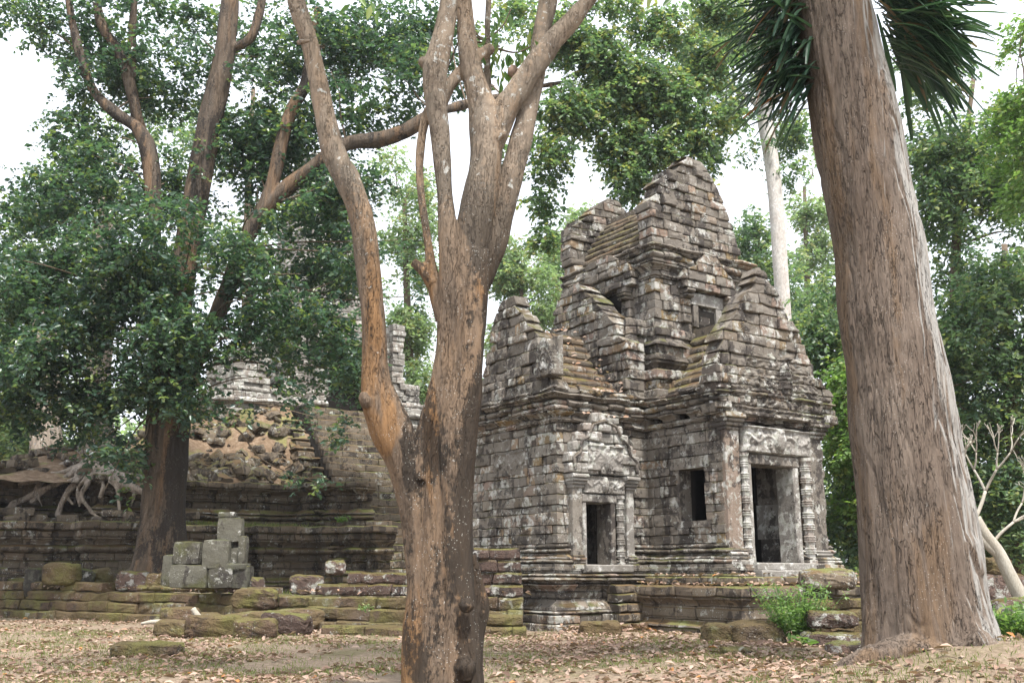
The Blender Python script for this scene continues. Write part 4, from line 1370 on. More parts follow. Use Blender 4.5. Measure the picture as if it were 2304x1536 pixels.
loose(620, 1400, 24.0, 215, 44, .6, .1, 'long mossy slab lying tilted before the wall with one end raised', M['later'], tilt=(0, -.06))
loose(575, 1430, 21.6, 95, 42, .55, .05, 'squared mossy laterite block lying in the leaves nearest the camera', M['later'])
loose(482, 1405, 22.4, 120, 46, .7, .3, 'rounded mossy boulder second from the left in the fallen row before the wall', M['later'])
loose(645, 1415, 22.6, 110, 48, .6, -.15, 'lichen spotted reddish block at the right end of the fallen row before the wall', M['redlater'], tilt=(0, .1))
loose(405, 1385, 24.6, 85, 44, .5, .2, 'small mossy stone at the foot of the wall beside the bare root', M['later'])
loose(395, 1420, 22.6, 90, 34, .6, -.4, 'low moss covered stone at the left end of the fallen row before the wall', M['later'])
loose(465, 1370, 25.2, 60, 32, .5, .5, 'small mossy stone against the wall straight below the ruined pillar', M['later'])
loose(575, 1345, 25.0, 100, 40, .5, .05, 'thick mossy slab jutting over the wall front below the pillar right side', M['later'], floor=.5)
loose(330, 1490, 17.2, 150, 28, .8, .2, 'nearly buried mossy stone in the leaf litter at lower left', M['later'])
loose(555, 1330, 26.4, 74, 34, .5, -.1, 'small block lying on the wall directly right of the ruined pillar foot', M['redlater'], floor=.83)
loose(690, 1315, 25.6, 74, 40, .5, .1, 'white spotted dark block on the wall at the left end of the upper courses', M['redlater'], floor=.83)
loose(755, 1262, 24.9, 45, 28, .4, .1, 'small dark stone on top of the laterite wall by the stairs', M['redlater'], floor=1.30)
loose(300, 1330, 29.2, 74, 40, .5, .0, 'brown boulder at the foot of the large leafy tree', M['redlater'], floor=.84)
loose(360, 1325, 28.6, 60, 36, .5, .3, 'squarish stone right of the brown boulder below the leafy tree', M['later'], floor=.84)
loose(135, 1335, 30.0, 85, 45, .5, -.2, 'largest rounded mossy block on the wall top at far left', M['later'], floor=1.0)
loose(75, 1300, 31.0, 34, 62, .4, .1, 'upright grey stone post standing behind the wall at far left', M['greenstone'], floor=.62)
loose(180, 1320, 30.4, 50, 62, .4, .35, 'grey pointed stone leaning behind the largest mossy block at far left', M['greenstone'], floor=.62, tilt=(0, .3))
loose(225, 1290, 31.0, 62, 60, .5, .6, 'mossy tilted slab left of the large tree roots', M['later'], floor=.62, tilt=(.2, -.3))
loose(1655, 1490, 15.6, 62, 20, .4, .2, 'dark mossy stone half buried near the mound', M['later'])
loose(1878, 1392, 18.2, 150, 36, .6, .05, 'long rough laterite block left of the leaning trunk', M['redlater'])
loose(1868, 1355, 18.3, 110, 32, .55, .1, 'laterite block lying on top of the long rough block left of the leaning trunk', M['redlater'], floor=.42)
loose(1905, 1420, 16.4, 90, 22, .5, -.1, 'flat low stone almost touching the left foot of the leaning trunk', M['redlater'])
loose(1700, 1390, 18.8, 120, 50, .7, .1, 'mossy laterite block with leaves below the green weed', M['later'])
loose(1610, 1395, 18.9, 60, 42, .6, .15, 'mossy laterite block left of the one below the weed', M['later'])
loose(1860, 1300, 23.0, 120, 40, .6, 0, 'brown squared block on the terrace right of the weed', M['tier'], floor=1.0)
loose(1350, 1425, 22.6, 90, 30, .5, .1, 'low mossy stone at the temple plinth foot', M['later'])
loose(2245, 1300, 27.0, 110, 60, .8, .1, 'dark ruined block under the bare frangipani', M['redlater'], floor=.6)
loose(2235, 1262, 27.0, 60, 40, .7, .3, 'mossy stone on top of the dark ruined block', M['later'], floor=1.25)
loose(2290, 1350, 24.0, 120, 70, .8, .0, 'dark block beside the bush at right edge', M['redlater'])

# ruined pillar of stacked slabs by the large tree
rp = empty('ruined_pillar', (at(480, 1320, 26.2).x, 26.2, .62), 'broken pillar of stacked green stained slabs standing right of the large leafy tree trunk', 'ruined pillar')
for (px, pyb, wpx, hpx, dep, dy) in ((430, 1322, 88, 52, .6, 0), (500, 1322, 56, 54, .5, -.05), (538, 1322, 52, 50, .5, 0), (425, 1268, 62, 50, .5, .05), (488, 1278, 62, 64, .45, -.08), (530, 1268, 44, 38, .45, .1), (518, 1218, 56, 54, .4, 0),
                                     (512, 1165, 40, 14, .35, 0), (383, 1318, 30, 70, .5, .2), (546, 1268, 16, 62, .3, -.12), (535, 1282, 48, 16, .6, .0)):
    p = at(px, pyb, 26.2 + dy)
    wd, ht = wpx * 26.2 / 2300, hpx * 26.2 / 2300
    v, f = rough_block((p.x - rp.location.x, dy, p.z - .62 - .01), wd, dep, ht, rng.gauss(0, .05), (rng.gauss(0, .01), rng.gauss(0, .02)), .08, .02, 3)
    mesh_obj('slab', v, f, M['greenstone'], rp, rng.random())

# ================================================================== TREES
def catmull(pts, n=6):
    """pts [(Vector, r)] -> dense list"""
    P = [p for p, r in pts]
    R = [r for p, r in pts]
    P = [P[0] * 2 - P[1]] + P + [P[-1] * 2 - P[-2]]
    R = [R[0]] + R + [R[-1]]
    res = []
    for i in range(1, len(P) - 2):
        for k in range(n):
            t = k / n
            f = lambda a, b, c, d: 0.5 * ((2 * b) + (c - a) * t + (2 * a - 5 * b + 4 * c - d) * t * t + (3 * b - a - 3 * c + d) * t ** 3)
            res.append((f(P[i - 1], P[i], P[i + 1], P[i + 2]), max(0.004, f(R[i - 1], R[i], R[i + 1], R[i + 2]))))
    res.append((P[-2], R[-2]))
    return res

def tube(pts, seg=16, n=6, lobes=0, lobe_amp=0.0, wob=0.0, seed=0.0, ovx=1.0, close=True):
    D = catmull(pts, n) if n > 1 else pts
    V, F = [], []
    up = Vector((0.3, 1, 0.1)).normalized()
    for i, (p, r) in enumerate(D):
        a = D[max(0, i - 1)][0]
        b = D[min(len(D) - 1, i + 1)][0]
        t = (b - a).normalized()
        x = (up - t * up.dot(t)).normalized()
        y = t.cross(x)
        up = x
        for k in range(seg):
            an = 2 * math.pi * k / seg
            rr = r
            if lobes:
                rr *= 1 + lobe_amp * math.cos(lobes * an + seed + i * .03)
            if wob:
                rr *= 1 + wob * noise.noise(Vector((math.cos(an) * 1.2 + seed, math.sin(an) * 1.2, (p.z + p.x) * 1.1)))
            V.append(p + (x * math.cos(an) * rr * ovx + y * math.sin(an) * rr))
    m = len(D)
    for i in range(m - 1):
        for k in range(seg):
            k2 = (k + 1) % seg
            F.append((i * seg + k, i * seg + k2, (i + 1) * seg + k2, (i + 1) * seg + k))
    if close:
        F.append(tuple(range(seg))[::-1])
        F.append(tuple(range((m - 1) * seg, m * seg)))
    return V, F

def fused(name, parts, mat, parent, voxel, disp=None, smooth_it=6, origin=None):
    """several overlapping limbs grown together into one skin"""
    V, F = merge(parts)
    o0 = Vector(origin) if origin is not None else Vector((0, 0, 0))
    me = bpy.data.meshes.new(name + '_raw')
    me.from_pydata([tuple(Vector(v) - o0) for v in V], [], F)
    tmp = bpy.data.objects.new(name + '_raw', me)
    COL.objects.link(tmp)
    m = tmp.modifiers.new('r', 'REMESH')
    m.mode = 'VOXEL'
    m.voxel_size = voxel
    s_ = tmp.modifiers.new('s', 'SMOOTH')
    s_.factor = .5
    s_.iterations = smooth_it
    dg = bpy.context.evaluated_depsgraph_get()
    me2 = bpy.data.meshes.new_from_object(tmp.evaluated_get(dg))
    bpy.data.objects.remove(tmp)
    bpy.data.meshes.remove(me)
    me2.name = name
    n = len(me2.vertices)
    if disp:
        co = np.empty(n * 3, dtype=np.float32)
        no = np.empty(n * 3, dtype=np.float32)
        me2.vertices.foreach_get('co', co)
        me2.vertex_normals.foreach_get('vector', no)
        co = co.reshape(-1, 3); no = no.reshape(-1, 3)
        d = np.array([disp(co[i]) for i in range(n)], dtype=np.float32)
        co += no * d[:, None]
        me2.vertices.foreach_set('co', co.ravel())
    me2.polygons.foreach_set('use_smooth', np.ones(len(me2.polygons), dtype=bool))
    me2.materials.clear()
    me2.materials.append(mat)
    me2.update()
    o = bpy.data.objects.new(name, me2)
    return link(o, parent)

def pl(Y, *pts):
    """limb given by (photo x, photo y, half width[, distance]) """
    res = []
    for q in pts:
        yy = q[3] if len(q) > 3 else Y
        res.append((at(q[0], q[1], yy), rad(q[2], yy)))
    return res

# ---- foliage: leaf faces built with numpy
def leaf_cloud(name, C, D, Nn, L, Wd, rnd, mat, parent, fold=0.25, curl=0.0, loc=None):
    """C base (n,3), D direction (n,3), Nn normal (n,3), L length, Wd width"""
    n = len(C)
    D = D / np.linalg.norm(D, axis=1, keepdims=True)
    Nn = Nn - D * np.sum(D * Nn, axis=1, keepdims=True)
    Nn /= np.maximum(np.linalg.norm(Nn, axis=1, keepdims=True), 1e-6)
    Sd = np.cross(D, Nn)
    L = L[:, None]; Wd = Wd[:, None]
    base = C
    mid = C + D * L * 0.45
    tip = C + D * L - Nn * L * curl
    l_ = mid + Sd * Wd * .5 + Nn * Wd * fold
    r_ = mid - Sd * Wd * .5 + Nn * Wd * fold
    mid2 = C + D * L * .80 - Nn * L * curl * .5
    l2 = mid2 + Sd * Wd * .30 + Nn * Wd * fold * .5
    r2 = mid2 - Sd * Wd * .30 + Nn * Wd * fold * .5
    V = np.stack([base, r_, r2, tip, l2, l_], axis=1).reshape(-1, 3)
    if loc is not None:
        V = V - np.array(loc)
    b = np.arange(n)[:, None] * 6
    F = np.concatenate([b + np.array([[0, 1, 2, 3]]), b + np.array([[0, 3, 4, 5]])], axis=0)
    return np_mesh(name, V, F, mat, parent, np.repeat(rnd, 6))

def sprays(blobs, n_sprays, leaves, L, spread=.35, seed=1, gap=0.0, gapf=.6, droop=.5, shell=.3, spray_len=.45, clump=True):
    """blobs [(centre Vector, (rx,ry,rz), weight)]; returns arrays of leaf bases/directions/normals and twig lines"""
    g = np.random.default_rng(seed)
    wts = np.array([b[2] for b in blobs], float)
    wts /= wts.sum()
    cnt = g.multinomial(n_sprays, wts)
    P = []
    for (c, r, w_), k in zip(blobs, cnt):
        k2 = int(k * 1.0)
        d = g.normal(size=(k2, 3))
        d /= np.linalg.norm(d, axis=1, keepdims=True)
        rr = g.random((k2, 1)) ** shell
        P.append(np.array(c) + d * rr * np.array(r))
    P = np.concatenate(P)
    if gap > 0:
        keep = []
        for p in P:
            v = noise.noise(Vector(p) * gapf) + .5 * noise.noise(Vector(p) * gapf * 2.3)
            keep.append(v > gap - .45 + g.normal() * .06)
        P = P[np.array(keep)]
    n = len(P)
    th = g.random(n) * 2 * np.pi
    tw = np.stack([np.cos(th), np.sin(th), -droop + g.normal(size=n) * .45], axis=1)
    tw /= np.linalg.norm(tw, axis=1, keepdims=True)
    k = leaves
    t_ = (np.arange(k) / k)[None, :, None]
    ln = (spray_len * (0.6 + .8 * g.random((n, 1, 1))))
    base = P[:, None, :] + tw[:, None, :] * t_ * ln
    base[:, :, 2] -= (t_[:, :, 0] ** 2) * ln[:, :, 0] * .35
    base += g.normal(size=base.shape) * spread * .12
    side = np.cross(tw, np.array([0, 0, 1.0]))
    side /= np.maximum(np.linalg.norm(side, axis=1, keepdims=True), 1e-6)
    sgn = np.where(np.arange(k) % 2 == 0, 1, -1)[None, :, None]
    D = tw[:, None, :] * .55 + side[:, None, :] * sgn * .8 + g.normal(size=(n, k, 3)) * .35
    D[:, :, 2] -= .25 * droop
    N_ = np.tile(np.array([0, 0, 1.0]), (n, k, 1)) + g.normal(size=(n, k, 3)) * .6
    Ls = L * (0.5 + .85 * g.random((n, k)))
    tone = np.clip(.50 + .27 * g.normal(size=(n, 1)) + .18 * g.normal(size=(n, k)), 0, .97)
    odd = g.random((n, k))
    tone = np.where(odd > .992, 1.0, tone)
    return base.reshape(-1, 3), D.reshape(-1, 3), N_.reshape(-1, 3), Ls.ravel(), tone.ravel(), P, tw, ln[:, 0, 0]

def crown(parent, blobs, n_sprays, L, mat, leaves=12, seed=1, wl=.62, twigs=True, name='crown', tone_shift=0.0, **kw):
    loc = tuple(parent.location)
    b, D, N_, Ls, tone, P, tw, ln = sprays(blobs, n_sprays, leaves, L, seed=seed, **kw)
    o = leaf_cloud(name, b, D, N_, Ls, Ls * wl, np.clip(tone + tone_shift, 0, 1), mat, parent, loc=loc)
    tag(o, kind='stuff')
    if twigs:
        V, F = [], []
        A = P - np.array(loc)
        B = A + tw * ln[:, None] - np.array([0, 0, .35]) * ln[:, None]
        n = len(A)
        up = np.array([[0, 0, .006]]); sd_ = np.cross(tw, np.array([0, 0, 1.0])) * .006
        VV = np.stack([A + up, A - up * .5 + sd_, A - up * .5 - sd_, B], axis=1).reshape(-1, 3)
        q = np.arange(n)[:, None] * 4
        FF = np.concatenate([q + np.array([[0, 1, 3]]), q + np.array([[1, 2, 3]]), q + np.array([[2, 0, 3]])])
        t_ = np_mesh('twigs', VV, FF, M['twig'], parent)
        tag(t_, kind='stuff')
    return o

def blob(px, py_, Y, rpx, rpy, w=1.0, ry=None):
    c = at(px, py_, Y)
    rx, rz = rad(rpx, Y), rad(rpy, Y)
    return (tuple(c), (rx, ry or (rx + rz) * .45, rz), w * rpx * rpy / 1e4)

def small_branches(parent, attach, mat, seed, name='branch'):
    """thin limbs from points on the tree to points in the crown"""
    g = random.Random(seed)
    parts = []
    for (a, ra, b, rb) in attach:
        a, b = Vector(a), Vector(b)
        m1 = a.lerp(b, .35) + Vector((g.uniform(-.3, .3), g.uniform(-.3, .3), g.uniform(-.1, .45))) * (b - a).length * .25
        m2 = a.lerp(b, .7) + Vector((g.uniform(-.3, .3), g.uniform(-.3, .3), g.uniform(-.1, .35))) * (b - a).length * .2
        parts.append(tube([(a, ra), (m1, ra * .8), (m2, ra * .55 + rb * .2), (b, rb)], 7, 5))
    loc = parent.location
    for V, F in parts:
        mesh_obj(name, [tuple(Vector(v) - loc) for v in V], F, mat, parent, smooth=True)

# ---- central crape-myrtle-like tree with several limbs
YC = 11.6
tc_base = at(1000, 1536, YC)
tc = empty('forked_tree', (tc_base.x, YC, 0), 'orange brown smooth barked tree with many forking limbs standing in the centre foreground', 'tree')
def lump(seed, amp, f, fz):
    return lambda c: amp * noise.noise(Vector((c[0] * f + seed, c[1] * f, c[2] * fz))) + amp * .4 * noise.noise(Vector((c[0] * f * 2.7, c[1] * f * 2.7 + seed, c[2] * fz * 2.4)))
limbs = []
def L_(Y, *p, **k):
    limbs.append(tube(pl(Y, *p), k.get('seg', 20), 6, k.get('lobes', 0), k.get('la', 0), k.get('wob', .12), k.get('seed', rng.random() * 9)))
# trunk built from several fused stems, so that it is fluted
L_(YC, (985, 1640, 70), (985, 1536, 64), (990, 1400, 58), (990, 1250, 50), (1000, 1100, 50), (1020, 950, 50), (1035, 800, 46), (1046, 650, 41), (1062, 540, 40), (1076, 450, 42), (1092, 350, 42), (1088, 262, 40), (1075, 210, 32), (1052, 110, 26), (1046, 0, 19), (1042, -120, 17))
L_(YC - .12, (1040, 1640, 52), (1040, 1536, 48), (1038, 1420, 44), (1030, 1300, 38), (1022, 1150, 40), (1030, 1000, 44), (1045, 880, 40), (1056, 760, 38), (1070, 640, 33), (1080, 560, 26))
L_(YC + .05, (1078, 1640, 26), (1070, 1536, 20), (1074, 1440, 18), (1078, 1375, 23), (1072, 1330, 20), (1055, 1250, 16))
L_(YC - .05, (940, 1640, 42), (936, 1536, 34), (938, 1420, 30), (940, 1330, 24), (935, 1230, 26), (928, 1140, 34), (908, 1050, 40), (885, 985, 48), (860, 915, 44), (846, 840, 33), (841, 750, 29), (832, 650, 29), (822, 540, 28), (806, 470, 30), (783, 410, 32), (749, 340, 29), (722, 220, 26), (700, 110, 24), (667, 0, 24), (640, -130, 22))
L_(YC - .10, (940, 1080, 24), (948, 1010, 20), (956, 960, 17), (978, 880, 16), (992, 800, 18), (1003, 720, 22), (1009, 640, 24), (1011, 580, 24), (1006, 500, 24), (998, 400, 22), (990, 300, 23), (980, 225, 26), (979, 160, 28), (992, 100, 25), (1012, 0, 23), (1020, -120, 20))
L_(YC - .02, (1000, 720, 24), (982, 660, 20), (968, 605, 17), (966, 570, 13), (956, 500, 11), (948, 440, 10), (944, 370, 10), (948, 310, 10), (958, 262, 10), (972, 235, 9))
L_(YC - .04, (975, 640, 18), (955, 612, 17), (934, 592, 13), (929, 588, 12), seg=12)
L_(YC + .14, (1045, 760, 26), (1062, 690, 28), (1082, 620, 29), (1106, 560, 28), (1130, 480, 27), (1150, 400, 27), (1168, 340, 27), (1180, 290, 26), (1198, 210, 22), (1212, 110, 23), (1233, 0, 24), (1245, -120, 22))
L_(YC - .02, (1095, 340, 34), (1128, 260, 33), (1165, 205, 30), (1200, 150, 28), (1240, 98, 27), (1288, 42, 25), (1325, -4, 22), (1370, -80, 20))
L_(YC + .05, (992, 235, 16), (1012, 195, 17), (1050, 150, 18), (1085, 122, 17), (1108, 106, 13), seg=12)
L_(YC - .1, (978, 160, 14), (958, 143, 12), (944, 138, 9), seg=10)
L_(YC - .1, (797, 450, 16), (814, 440, 12), (815, 432, 8), seg=10)
L_(YC + .3, (1098, 230, 9), (1096, 100, 9), (1100, 0, 9), (1104, -90, 8), seg=10)
L_(YC - .22, (812, 905, 12), (822, 900, 22), (832, 892, 14), seg=12)
L_(YC - .42, (1050, 1378, 10), (1050, 1362, 20), (1052, 1344, 10), seg=12)
L_(YC - .36, (1040, 1475, 12), (1046, 1500, 22), (1048, 1530, 12), seg=12)
L_(YC - .30, (700, 92, 6), (676, 96, 7), (668, 97, 5), seg=8)
L_(YC - .14, (1115, 310, 12), (1133, 300, 11), (1140, 297, 7), seg=10)
fused('trunk', limbs, M['bark_c'], tc, .014, lambda c: lump(3, .03, 2.3, .9)(c) + .014 * noise.noise(Vector((c[0] * 9, c[1] * 9, c[2] * .8))) + .006 * noise.noise(Vector((c[0] * 22, c[1] * 22, c[2] * 4))), 2, origin=tuple(tc.location))
# burls and knots
# its crown, high above the picture and a few big leaves that hang into it
def place_crown_high():
    bl = [((c[0], c[1], c[2]), (2.3, 2.3, 1.3), 1) for c in ((-3.6, 11.0, 11.6), (-1.2, 10.2, 12.4), (.2, 12.5, 12.8), (1.8, 11.0, 11.8), (-.6, 13.6, 12.6))]
    crown(tc, bl, 700, .17, M['leaf_big'], 12, seed=5, wl=.5, droop=.5, shell=.5, spray_len=.6, name='crown')
place_crown_high()
def hanging_leaves(parent, spots, L, mat, seed, name='leaf_spray', Yd=YC + .3, k=7):
    g = np.random.default_rng(seed)
    Cs, Ds, Ns = [], [], []
    for (px, py_) in spots:
        for q in range(k):
            p = at(px + g.normal() * 16, py_ + g.normal() * 16, Yd + g.normal() * .15)
            Cs.append(p); Ds.append((g.normal() * .45, g.normal() * .4, -1)); Ns.append((g.normal() * .8, -1, .6 + g.normal() * .4))
    n = len(Cs)
    Ls = L * (.7 + .6 * g.random(n))
    o = leaf_cloud(name, np.array([tuple(c) for c in Cs]), np.array(Ds), np.array(Ns), Ls, Ls * .36, np.clip(g.normal(.5, .3, n), 0, 1), mat, parent, curl=.12, loc=tuple(parent.location))
    return tag(o, kind='stuff')
hanging_leaves(tc, [(1105, 90), (1125, 120), (1160, 100), (1190, 90), (1150, 150), (1125, 165), (1175, 130), (1210, 80), (1118, 60), (1130, 140)], .17, M['leaf_big'], 4)
hanging_leaves(tc, [(818, -16), (840, -16), (1440, -22), (1500, -24), (1530, -20)], .16, M['leaf_bush'], 8, Yd=10.5, k=5)
tw = [tube(pl(YC + .25, (1040, 120, 2.5), (1075, 95, 2.5), (1120, 110, 3), (1165, 118, 2), (1210, 95, 1.5)), 6, 4), tube(pl(YC + .2, (1060, 75, 2), (1090, 90, 2), (1130, 60, 2), (1150, 20, 1.5)), 6, 4), tube(pl(YC + .2, (1105, 108, 3), (1125, 104, 2)), 6, 4),
      tube(pl(YC + .3, (1000, 170, 2), (1050, 60, 2.2), (1075, 80, 2.2), (1100, 98, 2)), 6, 4)]
V, F = merge(tw)
mesh_obj('twig', [tuple(Vector(v) - tc.location) for v in V], F, M['twig'], tc, smooth=True)
# round brown seed pod / dead leaf ball among the hanging leaves
v, f = rough_block((0, 0, 0), .13, .11, .15, .3, (0, 0), .5, .012, 3)
nb_ = mesh_obj('ant_nest', v, f, M['litter'], None, .9, smooth=True)
nb_.location = at(1155, 172, YC + .25)
tag(nb_, 'small round orange brown leaf ball hanging among the big leaves in the tree fork', 'nest')

# ---- big leaning trunk at the right
YR = 12.8
tr_b = at(2110, 1470, YR)
tr_ = empty('leaning_tree', (tr_b.x, YR, gz(tr_b.x, YR)), 'huge grey brown trunk with cracked bark leaning in from the right foreground', 'tree')
limbs = []
L_(YR, (2120, 1620, 190), (2112, 1530, 158), (2098, 1440, 142), (2084, 1360, 134), (2068, 1240, 130), (2052, 1100, 124), (2036, 980, 118), (2020, 860, 113), (2000, 740, 110), (1984, 620, 106), (1962, 480, 103), (1934, 330, 102), (1905, 180, 98), (1866, 0, 95), (1834, -160, 92), (1806, -330, 88), seg=32, wob=.05)
L_(YR - .3, (2180, 1300, 46), (2140, 1230, 62), (2118, 1165, 40), (2110, 1120, 20), seg=20)
L_(YR - .35, (2150, 1420, 60), (2120, 1330, 50), (2095, 1260, 40), seg=20)
L_(YR - .1, (2260, 1600, 70), (2205, 1500, 62), (2168, 1400, 52), (2136, 1290, 44), (2110, 1170, 40), (2080, 1050, 40), seg=20)
L_(YR - .1, (2010, 1500, 70), (2010, 1420, 62), (2012, 1330, 60), (2010, 1240, 60), seg=20)
L_(YR - .55, (2330, 1600, 36), (2230, 1530, 50), (2120, 1490, 60), (2020, 1478, 42), (1940, 1492, 28), (1860, 1525, 18), (1760, 1565, 8), seg=16)
L_(YR - .7, (2170, 1430, 40), (2250, 1500, 40), (2330, 1570, 36), seg=16)
def barkd(c):
    v = Vector((c[0] * 7, c[1] * 7, c[2] * 1.1))
    n = noise.noise(v)
    return .014 * n + .022 * abs(noise.noise(Vector((c[0] * 10, c[1] * 10, c[2] * .9 + 4)))) - .016 * max(0, .12 - abs(noise.noise(Vector((c[0] * 5 + 9, c[1] * 5, c[2] * .8))))) / .12 + .03 * noise.noise(Vector((c[0] * 1.6, c[1] * 1.6, c[2] * .9)))
fused('trunk', limbs, M['bark_r'], tr_, .019, barkd, 4, origin=tuple(tr_.location))
bl = [((c[0], c[1], c[2]), (2.2, 2.2, 1.3), 1) for c in ((2.2, 12.5, 12.6), (5.2, 13.5, 13.2), (4.0, 11.0, 12.6))]
crown(tr_, bl, 500, .16, M['leaf_mid'], 12, seed=6, wl=.5, spray_len=.6)

def strap_plant(name, label, roots, n, Lr, seed, ang0, ang1, group=None):
    """a hanging tuft of long strap leaves"""
    g = random.Random(seed)
    o = empty(name, roots[0], label, 'hanging plant', group)
    V, F, R = [], [], []
    b0 = Vector(roots[0])
    for k in range(n):
        root = Vector(g.choice(roots)) + Vector((g.gauss(0, .08), g.gauss(0, .15), g.gauss(0, .16)))
        L = Lr * g.uniform(.55, 1.1)
        a = g.uniform(ang0, ang1)
        up = g.uniform(-1.1, .35)
        d = Vector((math.cos(a), g.gauss(0, .55) - .15, up)).normalized()
        w_ = g.uniform(.018, .034)
        p = root.copy()
        m = 7
        tone = min(.9, max(0, g.gauss(.42, .22)))
        if g.random() < .012: tone = 1.0
        elif g.random() < .07: tone = .945
        side = d.cross(Vector((0, 0, 1))).normalized()
        base = len(V)
        stiff = g.uniform(.05, .2)
        for i in range(m + 1):
            t_ = i / m
            wd = w_ * (0.45 + .75 * min(1, t_ * 2)) * (1 if t_ < .9 else .55)
            nrm = side.cross(d).normalized()
            V += [tuple(p + side * wd - b0 + nrm * wd * .3), tuple(p - b0), tuple(p - side * wd - b0 + nrm * wd * .3)]
            R += [tone] * 3
            p = p + d * L / m
            d = (d + Vector((0, 0, -stiff))).normalized()
            if i:
                q = base + (i - 1) * 3
                F += [(q, q + 1, q + 4, q + 3), (q + 1, q + 2, q + 5, q + 4)]
    me = mesh_obj('strap_leaves', V, F, M['leaf_strap'], o, R)
    tag(me, kind='stuff')
    return o
lt = [tuple(at(1802 + 6 * k, -60 + 34 * k, YR + .25)) for k in range(8)]
strap_plant('strap_leaf_plant', 'dense tuft of dark strap leaves hanging from the left side of the leaning trunk', lt, 420, 1.35, 3, math.pi * .80, math.pi * 1.2)
lt = [tuple(at(1985 + 6 * k, -80 + 28 * k, YR - .15)) for k in range(8)]
strap_plant('strap_leaf_plant', 'dark strap leaf tuft, a few orange, hanging right of the leaning trunk', lt, 430, 1.25, 4, -math.pi * .30, math.pi * .28)

# ---- large leafy tree on the left
YL = 30.0
tl_b = at(365, 1290, YL)
tl = empty('leafy_tree', (tl_b.x, YL, .8), 'large dark green leafy tree with a streaked trunk rising behind the laterite wall at left', 'tree')
limbs = []
L_(YL, (352, 1340, 72), (356, 1300, 62), (362, 1230, 56), (368, 1140, 50), (374, 1050, 47), (378, 960, 46), (382, 880, 43), (388, 780, 36), (400, 660, 33), (418, 560, 30), (440, 450, 29), (458, 350, 29), (478, 250, 29), (500, 150, 26), (512, 60, 24), (520, -40, 21), seg=20)
L_(YL - .3, (330, 1310, 26), (335, 1200, 22), (344, 1080, 22), (350, 950, 22), (356, 830, 18), (352, 700, 15), (345, 560, 17), (345, 430, 19), (330, 330, 20), (305, 285, 18), (255, 250, 16), (212, 205, 14), (185, 140, 12), (165, 60, 11), (150, -30, 9), seg=14)
L_(YL + .2, (335, 340, 15), (312, 270, 14), (290, 180, 13), (262, 110, 12), (228, 55, 11), (215, -10, 9), seg=12)
L_(YL + .3, (300, 280, 8), (298, 180, 8), (298, 60, 8), (305, -20, 7), seg=10)
L_(YL - .2, (385, 960, 30), (430, 830, 24), (470, 750, 22), (505, 670, 20), (545, 560, 20), (575, 500, 21), (615, 450, 20), (668, 405, 18), (720, 365, 19), (780, 325, 18), (860, 312, 19), (920, 290, 17), (980, 255, 13), (1050, 235, 11, YL + .6), (1130, 215, 8, YL + 1.4), (1240, 190, 5, YL + 2.4), (1340, 175, 3, YL + 3), seg=14)
L_(YL + 2.4, (1240, 190, 4.5), (1300, 235, 4), (1390, 270, 4), (1480, 290, 3.5), (1530, 300, 3), seg=8)
L_(YL + 2.9, (1340, 175, 3.5), (1450, 190, 3.5), (1540, 235, 4), (1600, 260, 3), seg=8)
L_(YL + 2.2, (1240, 190, 3.5), (1235, 290, 3), (1225, 380, 3), (1215, 460, 2.5), seg=8)
L_(YL - .2, (585, 490, 20), (612, 410, 18), (630, 330, 17), (655, 250, 15), (685, 195, 14), (700, 110, 10), (715, 20, 8), seg=12)
L_(YL, (520, 110, 12), (560, 90, 12), (580, 40, 11), (592, -20, 10), seg=10)
L_(YL - .3, (320, 1290, 30), (270, 1315, 16), (225, 1330, 6), seg=10)
L_(YL - .3, (390, 1290, 30), (430, 1320, 14), (470, 1345, 5), seg=10)
fused('trunk', limbs, M['bark_l'], tl, .035, lump(8, .05, 1.4, .25), 2, origin=tuple(tl.location))
B = []
